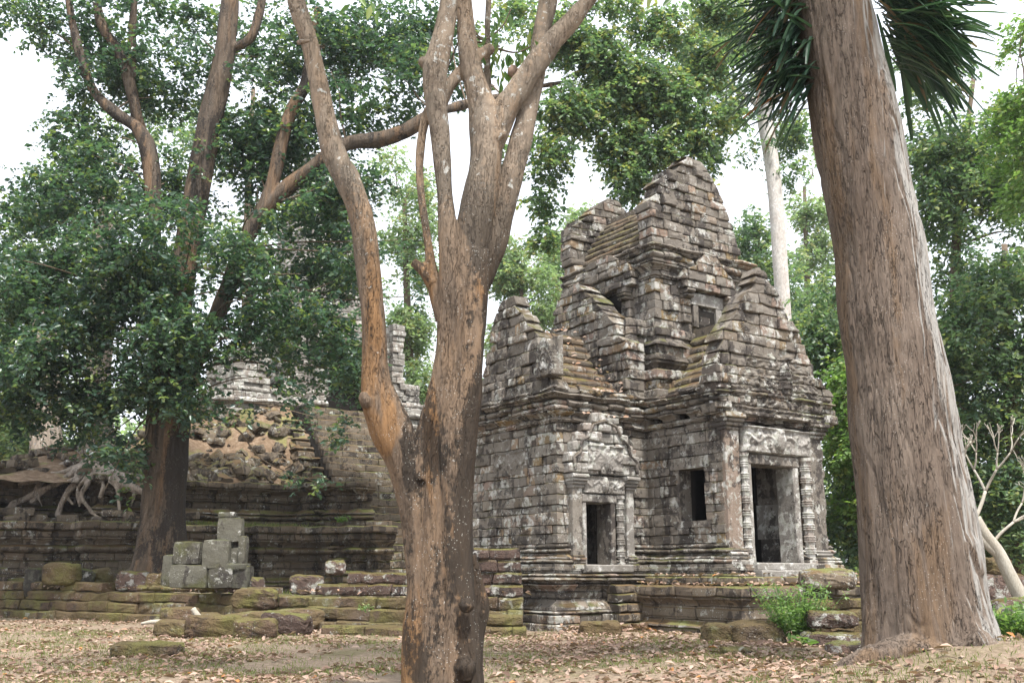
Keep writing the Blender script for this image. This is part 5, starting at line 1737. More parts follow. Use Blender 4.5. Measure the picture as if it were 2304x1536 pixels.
for (x, y, rx, ry_, w_, Y_) in ((180, 640, 200, 130, 1.0, 28.6), (60, 560, 130, 160, .9, 30), (330, 560, 190, 150, .9, 28.2), (120, 820, 170, 130, 1.1, 28.4), (330, 760, 170, 130, 1.1, 28.0), (400, 890, 100, 70, .6, 28.2),
                               (60, 720, 110, 120, 1, 29), (40, 900, 70, 90, .9, 29), (230, 430, 170, 110, .8, 30), (420, 420, 120, 110, .5, 31), (250, 200, 130, 120, .75, 31), (180, 330, 100, 90, .7, 30.5), (400, 150, 130, 130, .7, 31), (330, 40, 180, 70, .7, 31),
                               (90, 30, 120, 60, .6, 30), (560, 420, 100, 110, .6, 31), (600, 250, 110, 150, .8, 31), (560, 90, 100, 80, .5, 32), (720, 120, 130, 110, .9, 31), (840, 80, 120, 90, .9, 31.5), (760, 260, 110, 90, .8, 30.5), (880, 220, 100, 90, .7, 31),
                               (560, 610, 130, 110, .9, 28.6), (640, 670, 120, 100, .7, 28.8), (740, 560, 110, 110, .5, 29.5), (800, 430, 80, 80, .7, 30), (770, 730, 100, 90, .8, 29.2), (810, 830, 55, 70, .6, 29.2), (480, 740, 110, 80, .8, 28.2), (590, 780, 100, 40, .35, 28.4),
                               (555, 920, 25, 35, .2, 28.4), (680, 920, 40, 40, .25, 28.6), (760, 960, 40, 40, .3, 28.8), (700, 1080, 40, 40, .4, 28.8), (470, 860, 40, 40, .3, 28), (640, 860, 30, 40, .2, 28.6), (880, 560, 50, 80, .3, 30), (290, 1010, 60, 70, .6, 28.6), (280, 1080, 30, 60, .35, 28.8), (150, 960, 70, 60, .5, 28.8),
                               (940, 640, 60, 60, .25, 30), (640, 330, 90, 70, .8, 31), (700, 480, 80, 70, .7, 33), (760, 520, 70, 70, .6, 33), (690, 600, 90, 70, .8, 33), (780, 640, 70, 70, .7, 33), (640, 760, 90, 60, .6, 33), (720, 830, 80, 60, .5, 33), (520, 330, 60, 80, .6, 31), (940, 110, 80, 80, .8, 33), (890, 40, 90, 60, .8, 33), (1020, 160, 50, 70, .5, 33), (110, 420, 80, 60, .6, 31), (60, 470, 70, 50, .5, 31), (150, 120, 60, 60, .3, 31), (740, 440, 90, 70, .7, 30.5), (470, 400, 80, 90, .6, 31), (660, 480, 80, 70, .8, 29), (560, 680, 90, 50, .7, 28.4), (700, 630, 70, 50, .7, 28.8), (290, 880, 80, 50, .9, 28.4), (470, 60, 110, 60, .6, 32), (650, 30, 110, 60, .8, 32), (960, 60, 80, 60, .6, 32.5), (1060, 150, 60, 90, .4, 33), (250, 110, 110, 60, .7, 31.5), (200, 900, 80, 70, .8, 28.6), (860, 420, 40, 60, .5, 30), (1000, 40, 40, 60, .3, 32), (230, 1000, 50, 50, .5, 28.6), (930, 150, 60, 110, .5, 31), (650, 380, 80, 70, .5, 31.5)):
    B.append(blob(x, y, Y_, rx, ry_, w_, 1.0 + rx / 130))
crown(tl, B, 18500, .165, M['leaf_dark'], 11, seed=11, gap=.33, gapf=.55, droop=.45, shell=.45, spray_len=.5)
B2 = []
for (x, y, rx, ry_, w_, Y_) in ((1330, 120, 110, 90, .9, 32), (1450, 180, 110, 90, .9, 32), (1560, 240, 90, 80, .8, 32), (1290, 240, 90, 70, .8, 31.5), (1400, 320, 80, 80, .9, 32), (1500, 340, 80, 60, .7, 32), (1240, 350, 60, 80, .6, 31.5), (1220, 460, 36, 60, .5, 31.5), (1420, 400, 60, 50, .7, 32),
                               (1220, 530, 40, 30, .5, 31.5), (1580, 380, 40, 50, .5, 32), (1380, 20, 90, 50, .6, 32), (1500, 60, 110, 60, .7, 33), (1100, 60, 90, 60, .3, 32), (1120, 330, 30, 60, .3, 31.5), (1600, 140, 70, 80, .8, 32.5), (1250, 60, 80, 70, .8, 32), (1180, 20, 80, 40, .6, 33), (1600, 30, 90, 60, .8, 33), (1340, 220, 90, 60, .8, 32), (1480, 260, 90, 60, .8, 32.5), (1570, 320, 60, 40, .6, 32), (1640, 250, 40, 60, .4, 32), (1390, 440, 30, 20, .3, 32)):
    B2.append(blob(x, y, Y_, rx, ry_, w_, .9))
crown(tl, B2, 5600, .17, M['leaf_mid'], 12, seed=12, gap=.24, gapf=.7, droop=.6, shell=.5, spray_len=.55, name='crown', tone_shift=.08)
att = []
g_ = random.Random(5)
spine = [p for lst in ((388, 780, 400, 660, 418, 560, 440, 450, 458, 350, 478, 250, 500, 150), (352, 700, 345, 560, 345, 430, 330, 330, 255, 250, 185, 140), (430, 830, 470, 750, 505, 670, 545, 560, 600, 460, 668, 405, 720, 365, 780, 325, 860, 312, 980, 255, 1050, 235, 1130, 215, 1240, 190, 1300, 235, 1390, 270, 1480, 290), (1360, 180, 1450, 190, 1540, 235), (1235, 300, 1225, 400), (630, 330, 655, 250, 700, 110)) for p in (at(lst[i], lst[i + 1], YL) for i in range(0, len(lst), 2))]
spine += [at(388, 780, YL), at(400, 660, YL), at(440, 450, YL), at(478, 250, YL), at(345, 560, YL), at(345, 430, YL), at(505, 670, YL), at(600, 460, YL), at(720, 365, YL), at(860, 312, YL), at(980, 255, YL), at(1240, 190, YL), at(655, 250, YL), at(255, 250, YL), at(374, 900, YL)]
for b in B:
    c = Vector(b[0])
    s_ = min(spine, key=lambda q: (q - c).length + 3 * max(0, q.z - c.z))
    for q in range(1):
        e = c + Vector((g_.gauss(0, .5) * b[1][0], g_.gauss(0, .4) * b[1][1], g_.gauss(0, .4) * b[1][2]))
        att.append((s_, .032, e, .008))
small_branches(tl, att, M['twig'], 6)

# ---- tall white trunk behind the temple
YW = 44.0
tw_ = empty('pale_tree', (at(1765, 1285, YW).x, YW, 0), 'tall slender tree with smooth white trunk rising behind the temple roof', 'tree')
limbs = []
L_(YW, (1790, 1330, 24), (1782, 1100, 22), (1775, 900, 20), (1764, 720, 18), (1756, 600, 18), (1748, 480, 18), (1738, 380, 18), (1726, 300, 19), (1720, 265, 18), (1712, 190, 13), (1700, 100, 10), (1690, 0, 8), seg=14, wob=.05)
L_(YW, (1722, 270, 12), (1700, 232, 9), (1665, 210, 7), (1630, 180, 5), seg=10)
L_(YW, (1725, 265, 12), (1738, 205, 9), (1760, 130, 8), (1780, 60, 6), seg=10)
fused('trunk', limbs, M['bark_w'], tw_, .05, None, 2, origin=tuple(tw_.location))
B = [blob(x, y, 44 + q, rx, ry_, w_, 1.6) for (x, y, rx, ry_, w_, q) in ((1640, 120, 70, 70, .7, 0), (1700, 60, 80, 70, .7, 1), (1660, 260, 50, 40, .5, -1), (1780, 300, 60, 60, .5, 1), (1790, 380, 40, 40, .4, 0), (1640, 200, 50, 40, .5, 0), (1780, 120, 70, 80, .5, 1), (1590, 330, 40, 30, .3, 0), (1620, 40, 80, 50, .8, 0), (1560, 120, 50, 60, .6, 0), (1720, 160, 60, 60, .6, 0), (1690, 330, 60, 30, .4, 0))]
crown(tw_, B, 2000, .20, M['leaf_mid'], 12, seed=21, gap=.3, gapf=.5, spray_len=.7, shell=.5)

# ---- strangling tree whose roots pour over the pyramid
YS = 37.4
tsr = empty('root_tree', tuple(at(220, 1060, YS)), 'pale trunk with snaking roots gripping the ruined pyramid steps at left', 'tree')
limbs = []
L_(YS, (225, 1120, 60), (222, 1050, 48), (220, 980, 38), (219, 900, 32), (222, 820, 29), (226, 700, 26), (232, 560, 24), (238, 420, 20), seg=20, lobes=4, la=.18)
L_(YS - .4, (195, 1060, 14), (196, 980, 10), (204, 900, 9), (210, 840, 8), seg=10)
for rt in (((210, 1020, 18), (170, 1060, 12), (120, 1090, 9), (60, 1120, 8), (10, 1150, 6)), ((215, 1040, 18), (185, 1070, 12), (160, 1100, 10), (140, 1130, 7), (130, 1160, 5)), ((230, 1040, 22), (250, 1075, 16), (290, 1095, 12), (330, 1110, 8)),
           ((220, 1050, 18), (200, 1085, 10), (185, 1115, 8), (205, 1150, 6), (230, 1170, 4)), ((205, 1040, 16), (150, 1060, 10), (110, 1070, 8), (85, 1100, 7), (95, 1140, 5)), ((235, 1045, 18), (262, 1090, 11), (268, 1130, 8), (270, 1160, 5)),
           ((60, 1120, 7), (30, 1130, 7), (20, 1160, 6), (-10, 1190, 6)), ((180, 1060, 9), (165, 1085, 7), (150, 1110, 6), (165, 1135, 4)), ((245, 1060, 10), (300, 1070, 8), (350, 1080, 7), (430, 1030, 6), (460, 1020, 5)), ((200, 1030, 14), (140, 1045, 10), (90, 1075, 8), (40, 1090, 6)), ((205, 1045, 12), (170, 1075, 8), (120, 1095, 7), (70, 1130, 5)),
           ((210, 1060, 10), (190, 1080, 7), (175, 1100, 6), (180, 1140, 4)), ((225, 1060, 12), (232, 1090, 7), (225, 1120, 5)), ((235, 1050, 12), (275, 1070, 8), (300, 1100, 6), (295, 1140, 4))):
    L_(YS - .5, *[(a, b, c * .72, 37.0 - 2.65 * max(0, min(1, (b - 1010) / 70)) - .0015 * max(0, b - 1080)) for i, (a, b, c) in enumerate(rt)], seg=8, wob=.1)
fused('trunk', limbs, M['bark_s'], tsr, .035, lump(5, .09, 1.6, .9), 1, origin=tuple(tsr.location))
crown(tsr, [blob(x, y, 38.5, rx, ry_, w_, 2) for (x, y, rx, ry_, w_) in ((200, 420, 150, 90, .6), (300, 300, 150, 90, .5), (120, 560, 120, 90, .6))], 700, .2, M['leaf_mid'], 12, seed=23, gap=.2, spray_len=.7)
t2 = empty('buttressed_tree', tuple(at(105, 1090, 46)), 'thick pale trunk half hidden by foliage behind the snaking roots at far left', 'tree')
limbs = []
L_(46, (105, 1160, 48), (104, 1080, 40), (102, 1000, 34), (100, 900, 30), (98, 760, 26), (96, 600, 22), seg=16, lobes=3, la=.15)
fused('trunk', limbs, M['bark_s'], t2, .06, lump(2, .06, 1.2, .5), 2, origin=tuple(t2.location))
crown(t2, [blob(x, y, 47, rx, ry_, w_, 2) for (x, y, rx, ry_, w_) in ((90, 640, 130, 100, .6), (40, 760, 100, 90, .6))], 500, .2, M['leaf_mid'], 12, seed=24, gap=.2, spray_len=.7)

# ---- trees of the surrounding forest
def forest_tree(name, label, trunk, Y, blobs_, n, L, mat, seed, tmat='twig', gap=.25, group='trees of the forest behind the ruins', depth=2.2, cat='tree', leaves=12, wl=.55):
    b = at(trunk[0][0], trunk[0][1], Y)
    t = empty(name, (b.x, Y, gz(b.x, Y)), label, cat, group)
    V, F = tube(pl(Y, *trunk), 10, 5, wob=.15, seed=seed)
    mesh_obj('trunk', [tuple(Vector(v) - t.location) for v in V], F, M[tmat], t, smooth=True)
    bb = [blob(x, y, Y + q, rx, ry_, w_, depth) for (x, y, rx, ry_, w_, q) in blobs_]
    crown(t, bb, n, L, M[mat], leaves, seed=seed, gap=gap, gapf=.5, spray_len=L * 3.4, shell=.42, wl=wl)
    g = random.Random(seed)
    dense = catmull(pl(Y, *trunk), 5)
    att = []
    for q in bb:
        c = Vector(q[0])
        s_ = min(dense, key=lambda d: (d[0] - c).length + 2 * max(0, d[0].z - c.z))
        att.append((s_[0], max(.03, s_[1] * .4), c, .012))
        att.append((s_[0], max(.02, s_[1] * .25), c + Vector((g.gauss(0, .5) * q[1][0], 0, g.gauss(0, .5) * q[1][2])), .01))
    small_branches(t, att, M[tmat], seed)
    return t

forest_tree('broadleaf_tree', 'bushy green tree filling the gap between the temple and the leaning trunk', [(1960, 1300, 16), (1945, 1050, 13), (1930, 800, 11), (1905, 680, 6), (1890, 600, 3)], 31,
            [(1900, 1180, 60, 90, 1, 0), (1920, 1060, 60, 80, 1, 0), (1880, 900, 70, 90, .9, 1), (1840, 760, 80, 80, .9, 1), (1930, 780, 70, 80, .9, 0), (1860, 650, 70, 60, .8, 1), (1960, 950, 60, 100, .8, 0), (1900, 1270, 60, 40, .6, -1)], 2300, .17, 'leaf_mid', 41)
forest_tree('broadleaf_tree', 'yellowish green tree seen low beside the right edge of the temple', [(1950, 1300, 9), (1925, 1100, 8), (1905, 950, 6), (1895, 860, 4)], 29.5,
            [(1905, 930, 40, 60, .9, 0), (1900, 1010, 45, 60, .9, 0), (1925, 1110, 40, 60, .8, 0), (1900, 850, 40, 50, .7, 0)], 700, .16, 'leaf_bush', 42)
forest_tree('vine_tree', 'dense vine covered tree standing beyond the temple beside the white trunk', [(1690, 1290, 14), (1700, 900, 12), (1700, 700, 10), (1705, 520, 6)], 55,
            [(1680, 520, 70, 60, 1, 0), (1700, 600, 80, 70, 1, 0), (1660, 700, 80, 80, 1, 0), (1740, 680, 70, 80, 1, 0), (1720, 800, 90, 80, 1, 0), (1800, 620, 50, 70, .7, 1)], 1900, .24, 'leaf_mid', 43)
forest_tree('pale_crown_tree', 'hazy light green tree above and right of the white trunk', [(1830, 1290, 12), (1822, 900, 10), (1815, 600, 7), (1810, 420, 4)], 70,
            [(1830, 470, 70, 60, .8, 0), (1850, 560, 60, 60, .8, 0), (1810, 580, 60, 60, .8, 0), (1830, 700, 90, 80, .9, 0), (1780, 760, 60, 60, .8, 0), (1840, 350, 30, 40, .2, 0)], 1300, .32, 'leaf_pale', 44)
forest_tree('forest_tree', 'big forest tree with hanging leafy branches at the upper right behind the leaning trunk', [(2170, 1290, 18), (2160, 900, 15), (2150, 600, 12), (2170, 350, 8), (2190, 180, 5)], 33,
            [(2120, 330, 90, 80, .8, 0), (2220, 280, 80, 70, .8, 0), (2110, 440, 80, 80, .8, 0), (2230, 400, 90, 90, .8, 0), (2270, 520, 70, 90, .8, 0), (2150, 600, 60, 60, .5, 0), (2100, 180, 60, 60, .5, 0), (2140, 520, 70, 50, .5, 0), (2060, 90, 60, 60, .5, 1)], 2700, .18, 'leaf_mid', 45)
forest_tree('forest_tree', 'dark leafed forest tree along the right edge behind the bare frangipani', [(2290, 1300, 18), (2280, 1000, 15), (2270, 750, 12), (2260, 550, 7)], 30,
            [(2260, 640, 90, 80, 1, 0), (2180, 700, 80, 80, 1, 0), (2280, 800, 70, 100, 1, 0), (2190, 830, 90, 80, 1, 0), (2270, 940, 80, 80, 1, 0), (2180, 960, 80, 70, 1, 0), (2280, 1080, 70, 80, 1, 0), (2200, 1090, 80, 80, 1, 0), (2250, 1200, 80, 70, 1, 0), (2140, 780, 60, 70, .8, 0)], 3600, .17, 'leaf_mid', 46, gap=.2)
forest_tree('forest_tree', 'bright leafed branch reaching in from the right edge halfway up', [(2400, 1300, 18), (2400, 700, 14), (2360, 330, 8), (2300, 250, 5)], 27,
            [(2290, 240, 50, 50, .8, 0), (2290, 330, 50, 60, .8, 0), (2310, 60, 30, 50, .5, 0), (2300, 430, 40, 50, .6, 0)], 700, .16, 'leaf_bush', 47)
forest_tree('forest_tree', 'shaded tree low behind the leaning trunk and the dark ruined block', [(2130, 1300, 10), (2140, 1150, 9), (2150, 1000, 6)], 36,
            [(2200, 1230, 90, 60, 1, 0), (2270, 1230, 60, 60, 1, 0), (2180, 1150, 80, 70, 1, 0), (1990, 1200, 90, 90, 1, 0), (2000, 1050, 90, 90, 1, 0), (2010, 880, 90, 90, 1, 0)], 1700, .2, 'leaf_mid', 48, gap=.1)
# pale trees seen between the trunks in the middle
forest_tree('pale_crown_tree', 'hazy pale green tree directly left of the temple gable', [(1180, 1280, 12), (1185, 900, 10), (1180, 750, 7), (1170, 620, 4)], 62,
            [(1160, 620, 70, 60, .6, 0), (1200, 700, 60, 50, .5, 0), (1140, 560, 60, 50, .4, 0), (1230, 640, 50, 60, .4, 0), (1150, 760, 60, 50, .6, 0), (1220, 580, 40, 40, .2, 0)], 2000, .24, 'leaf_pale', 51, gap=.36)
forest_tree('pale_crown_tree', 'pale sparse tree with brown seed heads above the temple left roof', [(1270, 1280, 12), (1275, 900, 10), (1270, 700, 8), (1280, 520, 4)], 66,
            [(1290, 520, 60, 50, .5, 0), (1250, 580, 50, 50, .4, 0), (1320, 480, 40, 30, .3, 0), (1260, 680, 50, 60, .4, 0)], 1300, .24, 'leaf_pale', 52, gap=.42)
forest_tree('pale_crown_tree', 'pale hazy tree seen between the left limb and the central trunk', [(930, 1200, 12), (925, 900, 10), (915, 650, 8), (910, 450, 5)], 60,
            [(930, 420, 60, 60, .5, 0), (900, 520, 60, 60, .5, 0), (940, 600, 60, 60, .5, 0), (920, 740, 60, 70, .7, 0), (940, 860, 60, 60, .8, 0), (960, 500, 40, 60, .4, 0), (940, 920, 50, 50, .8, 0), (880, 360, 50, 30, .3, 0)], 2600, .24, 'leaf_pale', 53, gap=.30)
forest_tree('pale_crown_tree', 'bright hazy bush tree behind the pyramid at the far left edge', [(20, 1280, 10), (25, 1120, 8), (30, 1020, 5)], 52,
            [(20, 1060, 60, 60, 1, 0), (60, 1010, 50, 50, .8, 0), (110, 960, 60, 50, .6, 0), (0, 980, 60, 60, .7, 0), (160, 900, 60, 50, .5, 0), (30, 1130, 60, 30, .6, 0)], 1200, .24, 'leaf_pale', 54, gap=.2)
forest_tree('forest_tree', 'tall dark tree far behind the pyramid shrine at left', [(560, 1000, 14), (555, 700, 12), (560, 400, 9), (570, 200, 5)], 56,
            [(480, 300, 90, 90, .6, 0), (620, 300, 90, 100, .6, 0), (520, 560, 110, 90, .7, 0), (640, 560, 90, 90, .6, 0), (260, 620, 120, 90, .6, 0), (100, 760, 110, 90, .7, 0), (360, 860, 80, 60, .5, 0), (700, 380, 70, 70, .5, 0), (820, 640, 70, 80, .5, 0)], 1800, .26, 'leaf_mid', 55, gap=.3)

# far forest closing the horizon all round
def far_forest():
    g = np.random.default_rng(99)
    C = []
    for k in range(240):
        a = -1.5 + 3.0 * k / 240 + g.normal() * .01
        for q in range(2):
            d = 75 + 22 * q + g.normal() * 4
            h = 13 + 6.0 * g.random() + 3 * q
            if .02 < a < .10: h *= .8
            C.append(((math.sin(a) * d, math.cos(a) * d, h * .45), (2.6, 2.6, h * .6), 1.0))
    b, D, N_, Ls, tone, P, tw, ln = sprays(C, 12000, 10, .62, seed=98, spray_len=1.6, shell=.4, droop=.3)
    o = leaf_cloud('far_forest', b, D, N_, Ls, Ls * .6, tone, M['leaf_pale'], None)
    tag(o, 'mass of far green forest closing the view behind the ruins', 'forest', kind='stuff')
far_forest()

# ---- bare frangipani at the right
YF = 24.5
fb = at(2295, 1345, YF)
fr = empty('frangipani_tree', (fb.x, YF, gz(fb.x, YF)), 'bare pale frangipani with forking leafless branches leaning left at the right edge', 'tree')
g_ = random.Random(12)
parts = []
tips = []
def fork(p, d, r, L, n):
    e = p + d * L
    mid = p.lerp(e, .5) + Vector((g_.gauss(0, .04), g_.gauss(0, .04), g_.gauss(0, .03))) * L
    parts.append(tube([(p, r), (mid, r * .9), (e, r * .78)], 7, 3))
    if n == 0:
        tips.append((e, d))
        return
    for k in range(2 if g_.random() < .7 else 3):
        nd = (d + Vector((g_.gauss(0, .42), g_.gauss(0, .36), g_.gauss(.25, .2)))).normalized()
        fork(e, nd, max(.007, r * .70), L * g_.uniform(.62, .9), n - 1)
trunk_pts = pl(YF, (2300, 1350, 17), (2270, 1290, 15), (2245, 1240, 14), (2215, 1200, 13), (2195, 1165, 12))
parts.append(tube(trunk_pts, 10, 6, wob=.1))
p0 = trunk_pts[-1][0]
parts.append(tube(pl(YF, (2255, 1255, 10), (2225, 1230, 9), (2200, 1200, 8), (2190, 1178, 7)), 8, 5))
fork(p0, Vector((-.15, 0, 1)).normalized(), .05, .66, 5)
fork(p0, Vector((.42, .1, .8)).normalized(), .05, .74, 5)
fork(p0 + Vector((-.1, 0, -.1)), Vector((-.6, .1, .5)).normalized(), .035, .55, 4)
fork(at(2232, 1225, YF), Vector((.6, -.1, .6)).normalized(), .04, .75, 5)
V, F = merge(parts)
mesh_obj('branches', [tuple(Vector(v) - fr.location) for v in V], F, M['bark_f'], fr, smooth=True)

# ---- weeds and bushes
def bush(name, label, base_, h, wd, nst_, L, mat, seed, cat='plant', lean=.3, lv=22, wl=.4, group=None):
    o = empty(name, base_, label, cat, group)
    g = random.Random(seed)
    parts, Cs, Ds, Ns = [], [], [], []
    b0 = Vector(base_)
    for k in range(nst_):
        a = g.uniform(0, 6.28)
        r0 = g.uniform(0, wd * .25)
        p = Vector((math.cos(a) * r0, math.sin(a) * r0 * .7, -.03))
        d = Vector((math.cos(a) * lean * g.uniform(.3, 1.6), math.sin(a) * lean, 1)).normalized()
        hh = h * g.uniform(.45, 1.05)
        e = p + d * hh
        m = p.lerp(e, .5) + Vector((0, 0, .06 * hh))
        parts.append(tube([(p, .006), (m, .005), (e, .002)], 4, 3))
        for q in range(lv):
            t_ = g.uniform(.15, 1.0)
            c = p.lerp(e, t_) + Vector((g.gauss(0, .05), g.gauss(0, .05), g.gauss(0, .03)))
            Cs.append(tuple(c + b0)); Ds.append((g.gauss(0, 1), g.gauss(0, 1), g.uniform(-.1, .9))); Ns.append((g.gauss(0, .5), g.gauss(0, .5), 1))
    V, F = merge(parts)
    mesh_obj('stems', V, F, M['leaf_bush'], o, .1)
    n = len(Cs)
    g2 = np.random.default_rng(seed)
    Ls = L * (.6 + .8 * g2.random(n))
    lf = leaf_cloud('foliage', np.array(Cs), np.array(Ds), np.array(Ns), Ls, Ls * wl, np.clip(g2.normal(.5, .25, n), 0, 1), mat, o, loc=base_, fold=.15)
    tag(lf, kind='stuff')
    return o
def on(px, py_, Y, z=None):
    p = at(px, py_, Y)
    return (p.x, p.y, gz(p.x, p.y) if z is None else z)
bush('weed_bush', 'feathery light green weed growing from the steps before the main doorway', on(1795, 1385, 18.6, .25), 1.05, 1.5, 95, .075, M['leaf_bush'], 61, 'bush', .5, 26)
bush('weed_bush', 'low broad green plant with large leaves at the foot of the feathery weed', on(1800, 1400, 17.8), .22, .5, 10, .20, M['leaf_big'], 62, 'plant', .9, 3, .5)
bush('shrub', 'bright green round shrub at the right edge beyond the leaning trunk', on(2275, 1400, 19.0), 1.0, 1.6, 90, .12, M['leaf_bush'], 63, 'bush', .55, 24, .5)
bush('weed_bush', 'small grassy weed rooted on the laterite ledge below the stairs', on(820, 1375, 22.3, .55), .16, .3, 8, .06, M['leaf_bush'], 64, 'plant', .8, 8)
for i, (a, b, z_, lb) in enumerate(((-5.2, 15.1, 3.35, 'small light green fern on the corner of the dark lower tier at left'), (1.25, 14.6, 3.1, 'tuft of light green weeds on the pyramid ledge left of the stairs'), (2.3, 0, 0, ''))):
    if lb:
        bush('weed_tuft', lb, W(a, b, z_), .3, .7, 14, .10, M['leaf_bush'], 70 + i, 'plant', .9, 12)
p_ = W(1.05, -.12, 5.35)
bush('weed_tuft', 'tiny green fern sprouting from the cornice above the small doorway', W(-.02, .12, 5.62), .14, .2, 7, .06, M['leaf_bush'], 77, 'plant', .9, 7)
bush('weed_tuft', 'tiny green sprout in the wall below the carved corner block', W(-.1, 1.25, 5.3), .16, .2, 7, .06, M['leaf_bush'], 78, 'plant', .9, 7)

# ---- bare roots lying on the ground by the wall
for lb, pts, Y in (('bare pale root curving over the ground in front of the mossy wall', ((318, 1402, 3), (345, 1398, 5), (375, 1398, 5), (400, 1402, 5), (425, 1412, 3)), 23.4), ('short thick broken branch lying against the wall below the ruined pillar', ((434, 1368, 6), (445, 1385, 7), (462, 1402, 6)), 23.6)):
    q = pl(Y, *pts)
    V, F = tube(q, 8, 5, wob=.15)
    c0 = q[0][0]
    o = mesh_obj('fallen_branch', [tuple(Vector(v) - c0) for v in V], F, M['bark_f'], None, smooth=True)
    o.location = c0
    tag(o, lb, 'branch')

# ---- leaf litter, grass
def litter():
    g = np.random.default_rng(17)
    pts = []
    def add(n, fx):
        k = 0
        while k < n:
            x, y, z, r = fx()
            if x is None: continue
            pts.append((x, y, z, r)); k += 1
    def gr():
        y = 8.5 + 21.5 * g.random() ** .95
        x = (g.random() * 1.16 - .58) * y
        if x < .6 and y > wall_y(x) - .2: return None, 0, 0, 0
        # inside temple area
        a = (x - OX) * UX + (y - OY) * UY; b = -(x - OX) * UY + (y - OY) * UX
        if a > -.4 and b > -.5: return None, 0, 0, 0
        if a > 1.8 and b > -4: return None, 0, 0, 0
        d = noise.noise(Vector((x * .45, y * .45, 7))) + .4 * noise.noise(Vector((x * 1.6, y * 1.6, 2)))
        dens = .40 + .95 * d + (.3 if x > 0 and y > 15 else 0)
        if x < -.2 and x > -3.0 and 16 < y < 20.5: dens -= .3
        if g.random() > dens: return None, 0, 0, 0
        return x, y, gz(x, y) + .012 + .02 * g.random(), .045 + .12 * g.random() ** 1.6
    add(27000, gr)
    def ter():
        a, b = 1.95 + 6 * g.random(), -.5 - 3.3 * g.random()
        hi_ = a > 2.35 and b > -3.3
        if hi_ and a > 2.75 and g.random() < .5: return None, 0, 0, 0
        p = W(a, b, ZT + (.2 if hi_ else 0) + .02 + .03 * g.random())
        return p[0], p[1], p[2], .10 + .08 * g.random()
    add(700, ter)
    def foot():
        a, b = -.6 + 5 * g.random(), -.75 - .5 * g.random() - (3.2 if g.random() < .3 else 0)
        if a > 1.7 and b > -3.9: a = 1.75 - .3 * g.random()
        p = W(a, b)
        return p[0], p[1], gz(p[0], p[1]) + .02 + .12 * g.random() ** 2, .12 + .08 * g.random()
    add(420, foot)
    def wl_():
        s_ = g.random()
        x = -14 + 14.3 * s_
        y = wall_y(x) + .1 + .5 * g.random()
        return x, y, .90, .1 + .07 * g.random()
    add(160, wl_)
    P = np.array(pts)
    n = len(P)
    th = g.random(n) * 2 * np.pi
    D = np.stack([np.cos(th), np.sin(th), g.normal(size=n) * .28], axis=1)
    N_ = np.stack([g.normal(size=n) * .42, g.normal(size=n) * .42, np.ones(n)], axis=1)
    t = np.where(g.random(n) > .985, .99, np.clip(g.normal(.52, .24, n), 0, .93))
    o = leaf_cloud('leaf_litter', P[:, :3], D, N_, P[:, 3], P[:, 3] * .48, t, M['litter'], None, fold=.28, curl=.12)
    tag(o, 'dry pinkish brown fallen leaves carpeting the ground and the terrace', 'leaf litter', kind='stuff')
litter()

def roof_leaves():
    g = np.random.default_rng(5)
    Cs = []
    for k in range(60):
        a, f = .6 + 2.2 * g.random(), g.random()
        ins = (CV - .12) * (1 - (1 - f) ** 1.35) * .92
        Cs.append(W(a, ins - .02, ZC + .24 + 1.85 * f))
    for k in range(20):
        Cs.append(W(.5 + 1.6 * g.random(), -.28, 5.12 if g.random() < .5 else ZC + .02))
    C_ = np.array(Cs); n = len(C_)
    D = np.stack([g.normal(size=n), g.normal(size=n), g.normal(size=n) * .3], axis=1)
    N_ = np.stack([g.normal(size=n) * .5 , -1 + g.normal(size=n) * .3, np.ones(n)], axis=1)
    L = .10 + .08 * g.random(n)
    o = leaf_cloud('roof_leaf_litter', C_, D, N_, L, L * .55, np.clip(g.normal(.75, .15, n), 0, .97), M['litter'], None, fold=.2, curl=.1)
    tag(o, 'orange dry leaves caught on the mossy roof steps of the left wing', 'leaf litter', kind='stuff')
roof_leaves()

for (px, py_, Y, L, lb) in ((1965, 1428, 12.15, .26, 'long orange curled dead leaf lying at the left foot of the leaning trunk'), (2070, 1425, 12.0, .14, 'small orange brown leaf on the soil before the hollow of the big trunk'), (1775, 1465, 11.6, .16, 'pale silvery upturned leaf left of the root mound'), (790, 1420, 18.5, .16, 'large tan leaf standing on edge near the wall at centre left')):
    p = at(px, py_, Y)
    zg = gz(p.x, p.y)
    c = np.array([[0, 0, 0.0]]); d = np.array([[1, .2, .15]]); nn = np.array([[0, -.6, .8]])
    o = leaf_cloud('fallen_leaf', c, d, nn, np.array([L]), np.array([L * .4]), np.array([.975 if 'orange' in lb else .8]), M['litter'], None, fold=.3, curl=.15)
    o.location = (p.x, p.y, zg + .03)
    tag(o, lb, 'leaf')

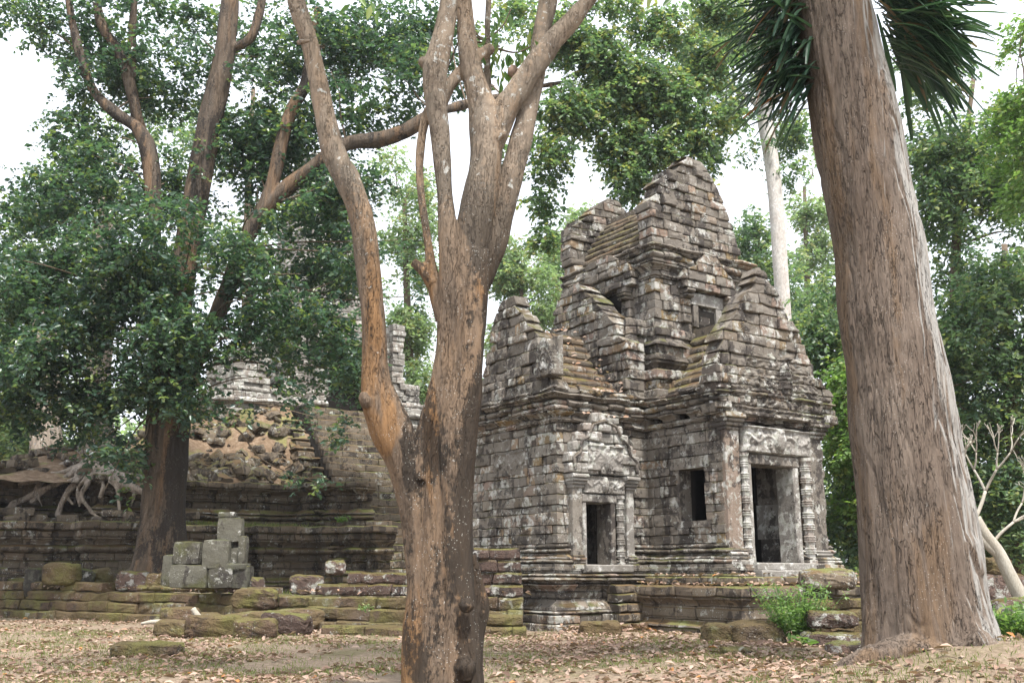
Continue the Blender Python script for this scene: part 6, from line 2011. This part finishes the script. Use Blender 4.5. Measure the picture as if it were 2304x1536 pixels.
def grass():
    g = np.random.default_rng(31)
    Cs = []
    while len(Cs) < 34000:
        y = 8.5 + 17 * g.random()
        x = (g.random() * 1.16 - .58) * y
        if x < .6 and y > wall_y(x) - .25: continue
        a = (x - OX) * UX + (y - OY) * UY; b = -(x - OX) * UY + (y - OY) * UX
        if (a > -.4 and b > -.7) or (a > 1.8 and b > -4): continue
        d = noise.noise(Vector((x * .5, y * .5, 17))) + .5 * noise.noise(Vector((x * 2, y * 2, 12)))
        if g.random() > .35 + 1.1 * d: continue
        Cs.append((x, y, gz(x, y) - .005))
    k = 0
    while k < 5000:                      # grass behind the wall and on the first tier
        if g.random() < .5:
            x = -16 + 16 * g.random(); y = wall_y(x) + .8 + 9 * g.random()
            Cs.append((x, y, gz(x, y)))
        else:
            p = W(-6 + 7.5 * g.random(), 16.0 + 2.0 * g.random(), Z1 + .0)
            Cs.append(p)
        k += 1
    C_ = np.array(Cs); n = len(C_)
    D = np.stack([g.normal(size=n) * .5, g.normal(size=n) * .5, np.ones(n)], axis=1)
    N_ = np.stack([g.normal(size=n), g.normal(size=n), g.normal(size=n) * .2], axis=1)
    L = .035 + .05 * g.random(n)
    far = C_[:, 1] > 26
    L = np.where(far, L * 2.2, L)
    o = leaf_cloud('grass', C_, D, N_, L, L * .16, np.clip(g.normal(.5, .25, n), 0, 1), M['grass'], None, fold=.1, curl=.2)
    tag(o, 'short sparse grass between the fallen leaves', 'grass', kind='stuff')
grass()

# ------------------------------------------------------------------ thin warm air between the camera and the far trees
def haze():
    m = bpy.data.materials.new('thin_haze')
    m.use_nodes = True
    t = m.node_tree
    for n in list(t.nodes): t.nodes.remove(n)
    o_ = t.nodes.new('ShaderNodeOutputMaterial')
    v = t.nodes.new('ShaderNodeVolumePrincipled')
    v.inputs['Color'].default_value = (0.92, 0.95, 1.0, 1)
    v.inputs['Density'].default_value = 0.0003
    v.inputs['Anisotropy'].default_value = 0.2
    t.links.new(v.outputs[0], o_.inputs['Volume'])
    V, F = boxm(-460, 460, -70, 760, -3, 42, frame=XY)
    tag(mesh_obj('haze', V, F, m), kind='stuff')
haze()

# ---- little dry twigs among the leaves
def twigs():
    g = random.Random(77)
    parts = []
    while len(parts) < 150:
        y = 9 + 14 * g.random()
        x = (g.random() * 1.1 - .55) * y
        if x < .6 and y > wall_y(x) - .4: continue
        a = (x - OX) * UX + (y - OY) * UY; b = -(x - OX) * UY + (y - OY) * UX
        if (a > -.6 and b > -.9) or (a > 1.6 and b > -4.2): continue
        L, th = g.uniform(.1, .5), g.uniform(0, 6.28)
        p = Vector((x, y, gz(x, y) + .02))
        d = Vector((math.cos(th), math.sin(th), g.gauss(0, .06)))
        parts.append(tube([(p, .006), (p + d * L * .5 + Vector((g.gauss(0, .03), g.gauss(0, .03), .02)), .005), (p + d * L, .002)], 5, 2))
    V, F = merge(parts)
    tag(mesh_obj('twig_litter', V, F, M['twig'], None), 'thin dry twigs scattered among the fallen leaves', 'twigs', kind='stuff')
twigs()
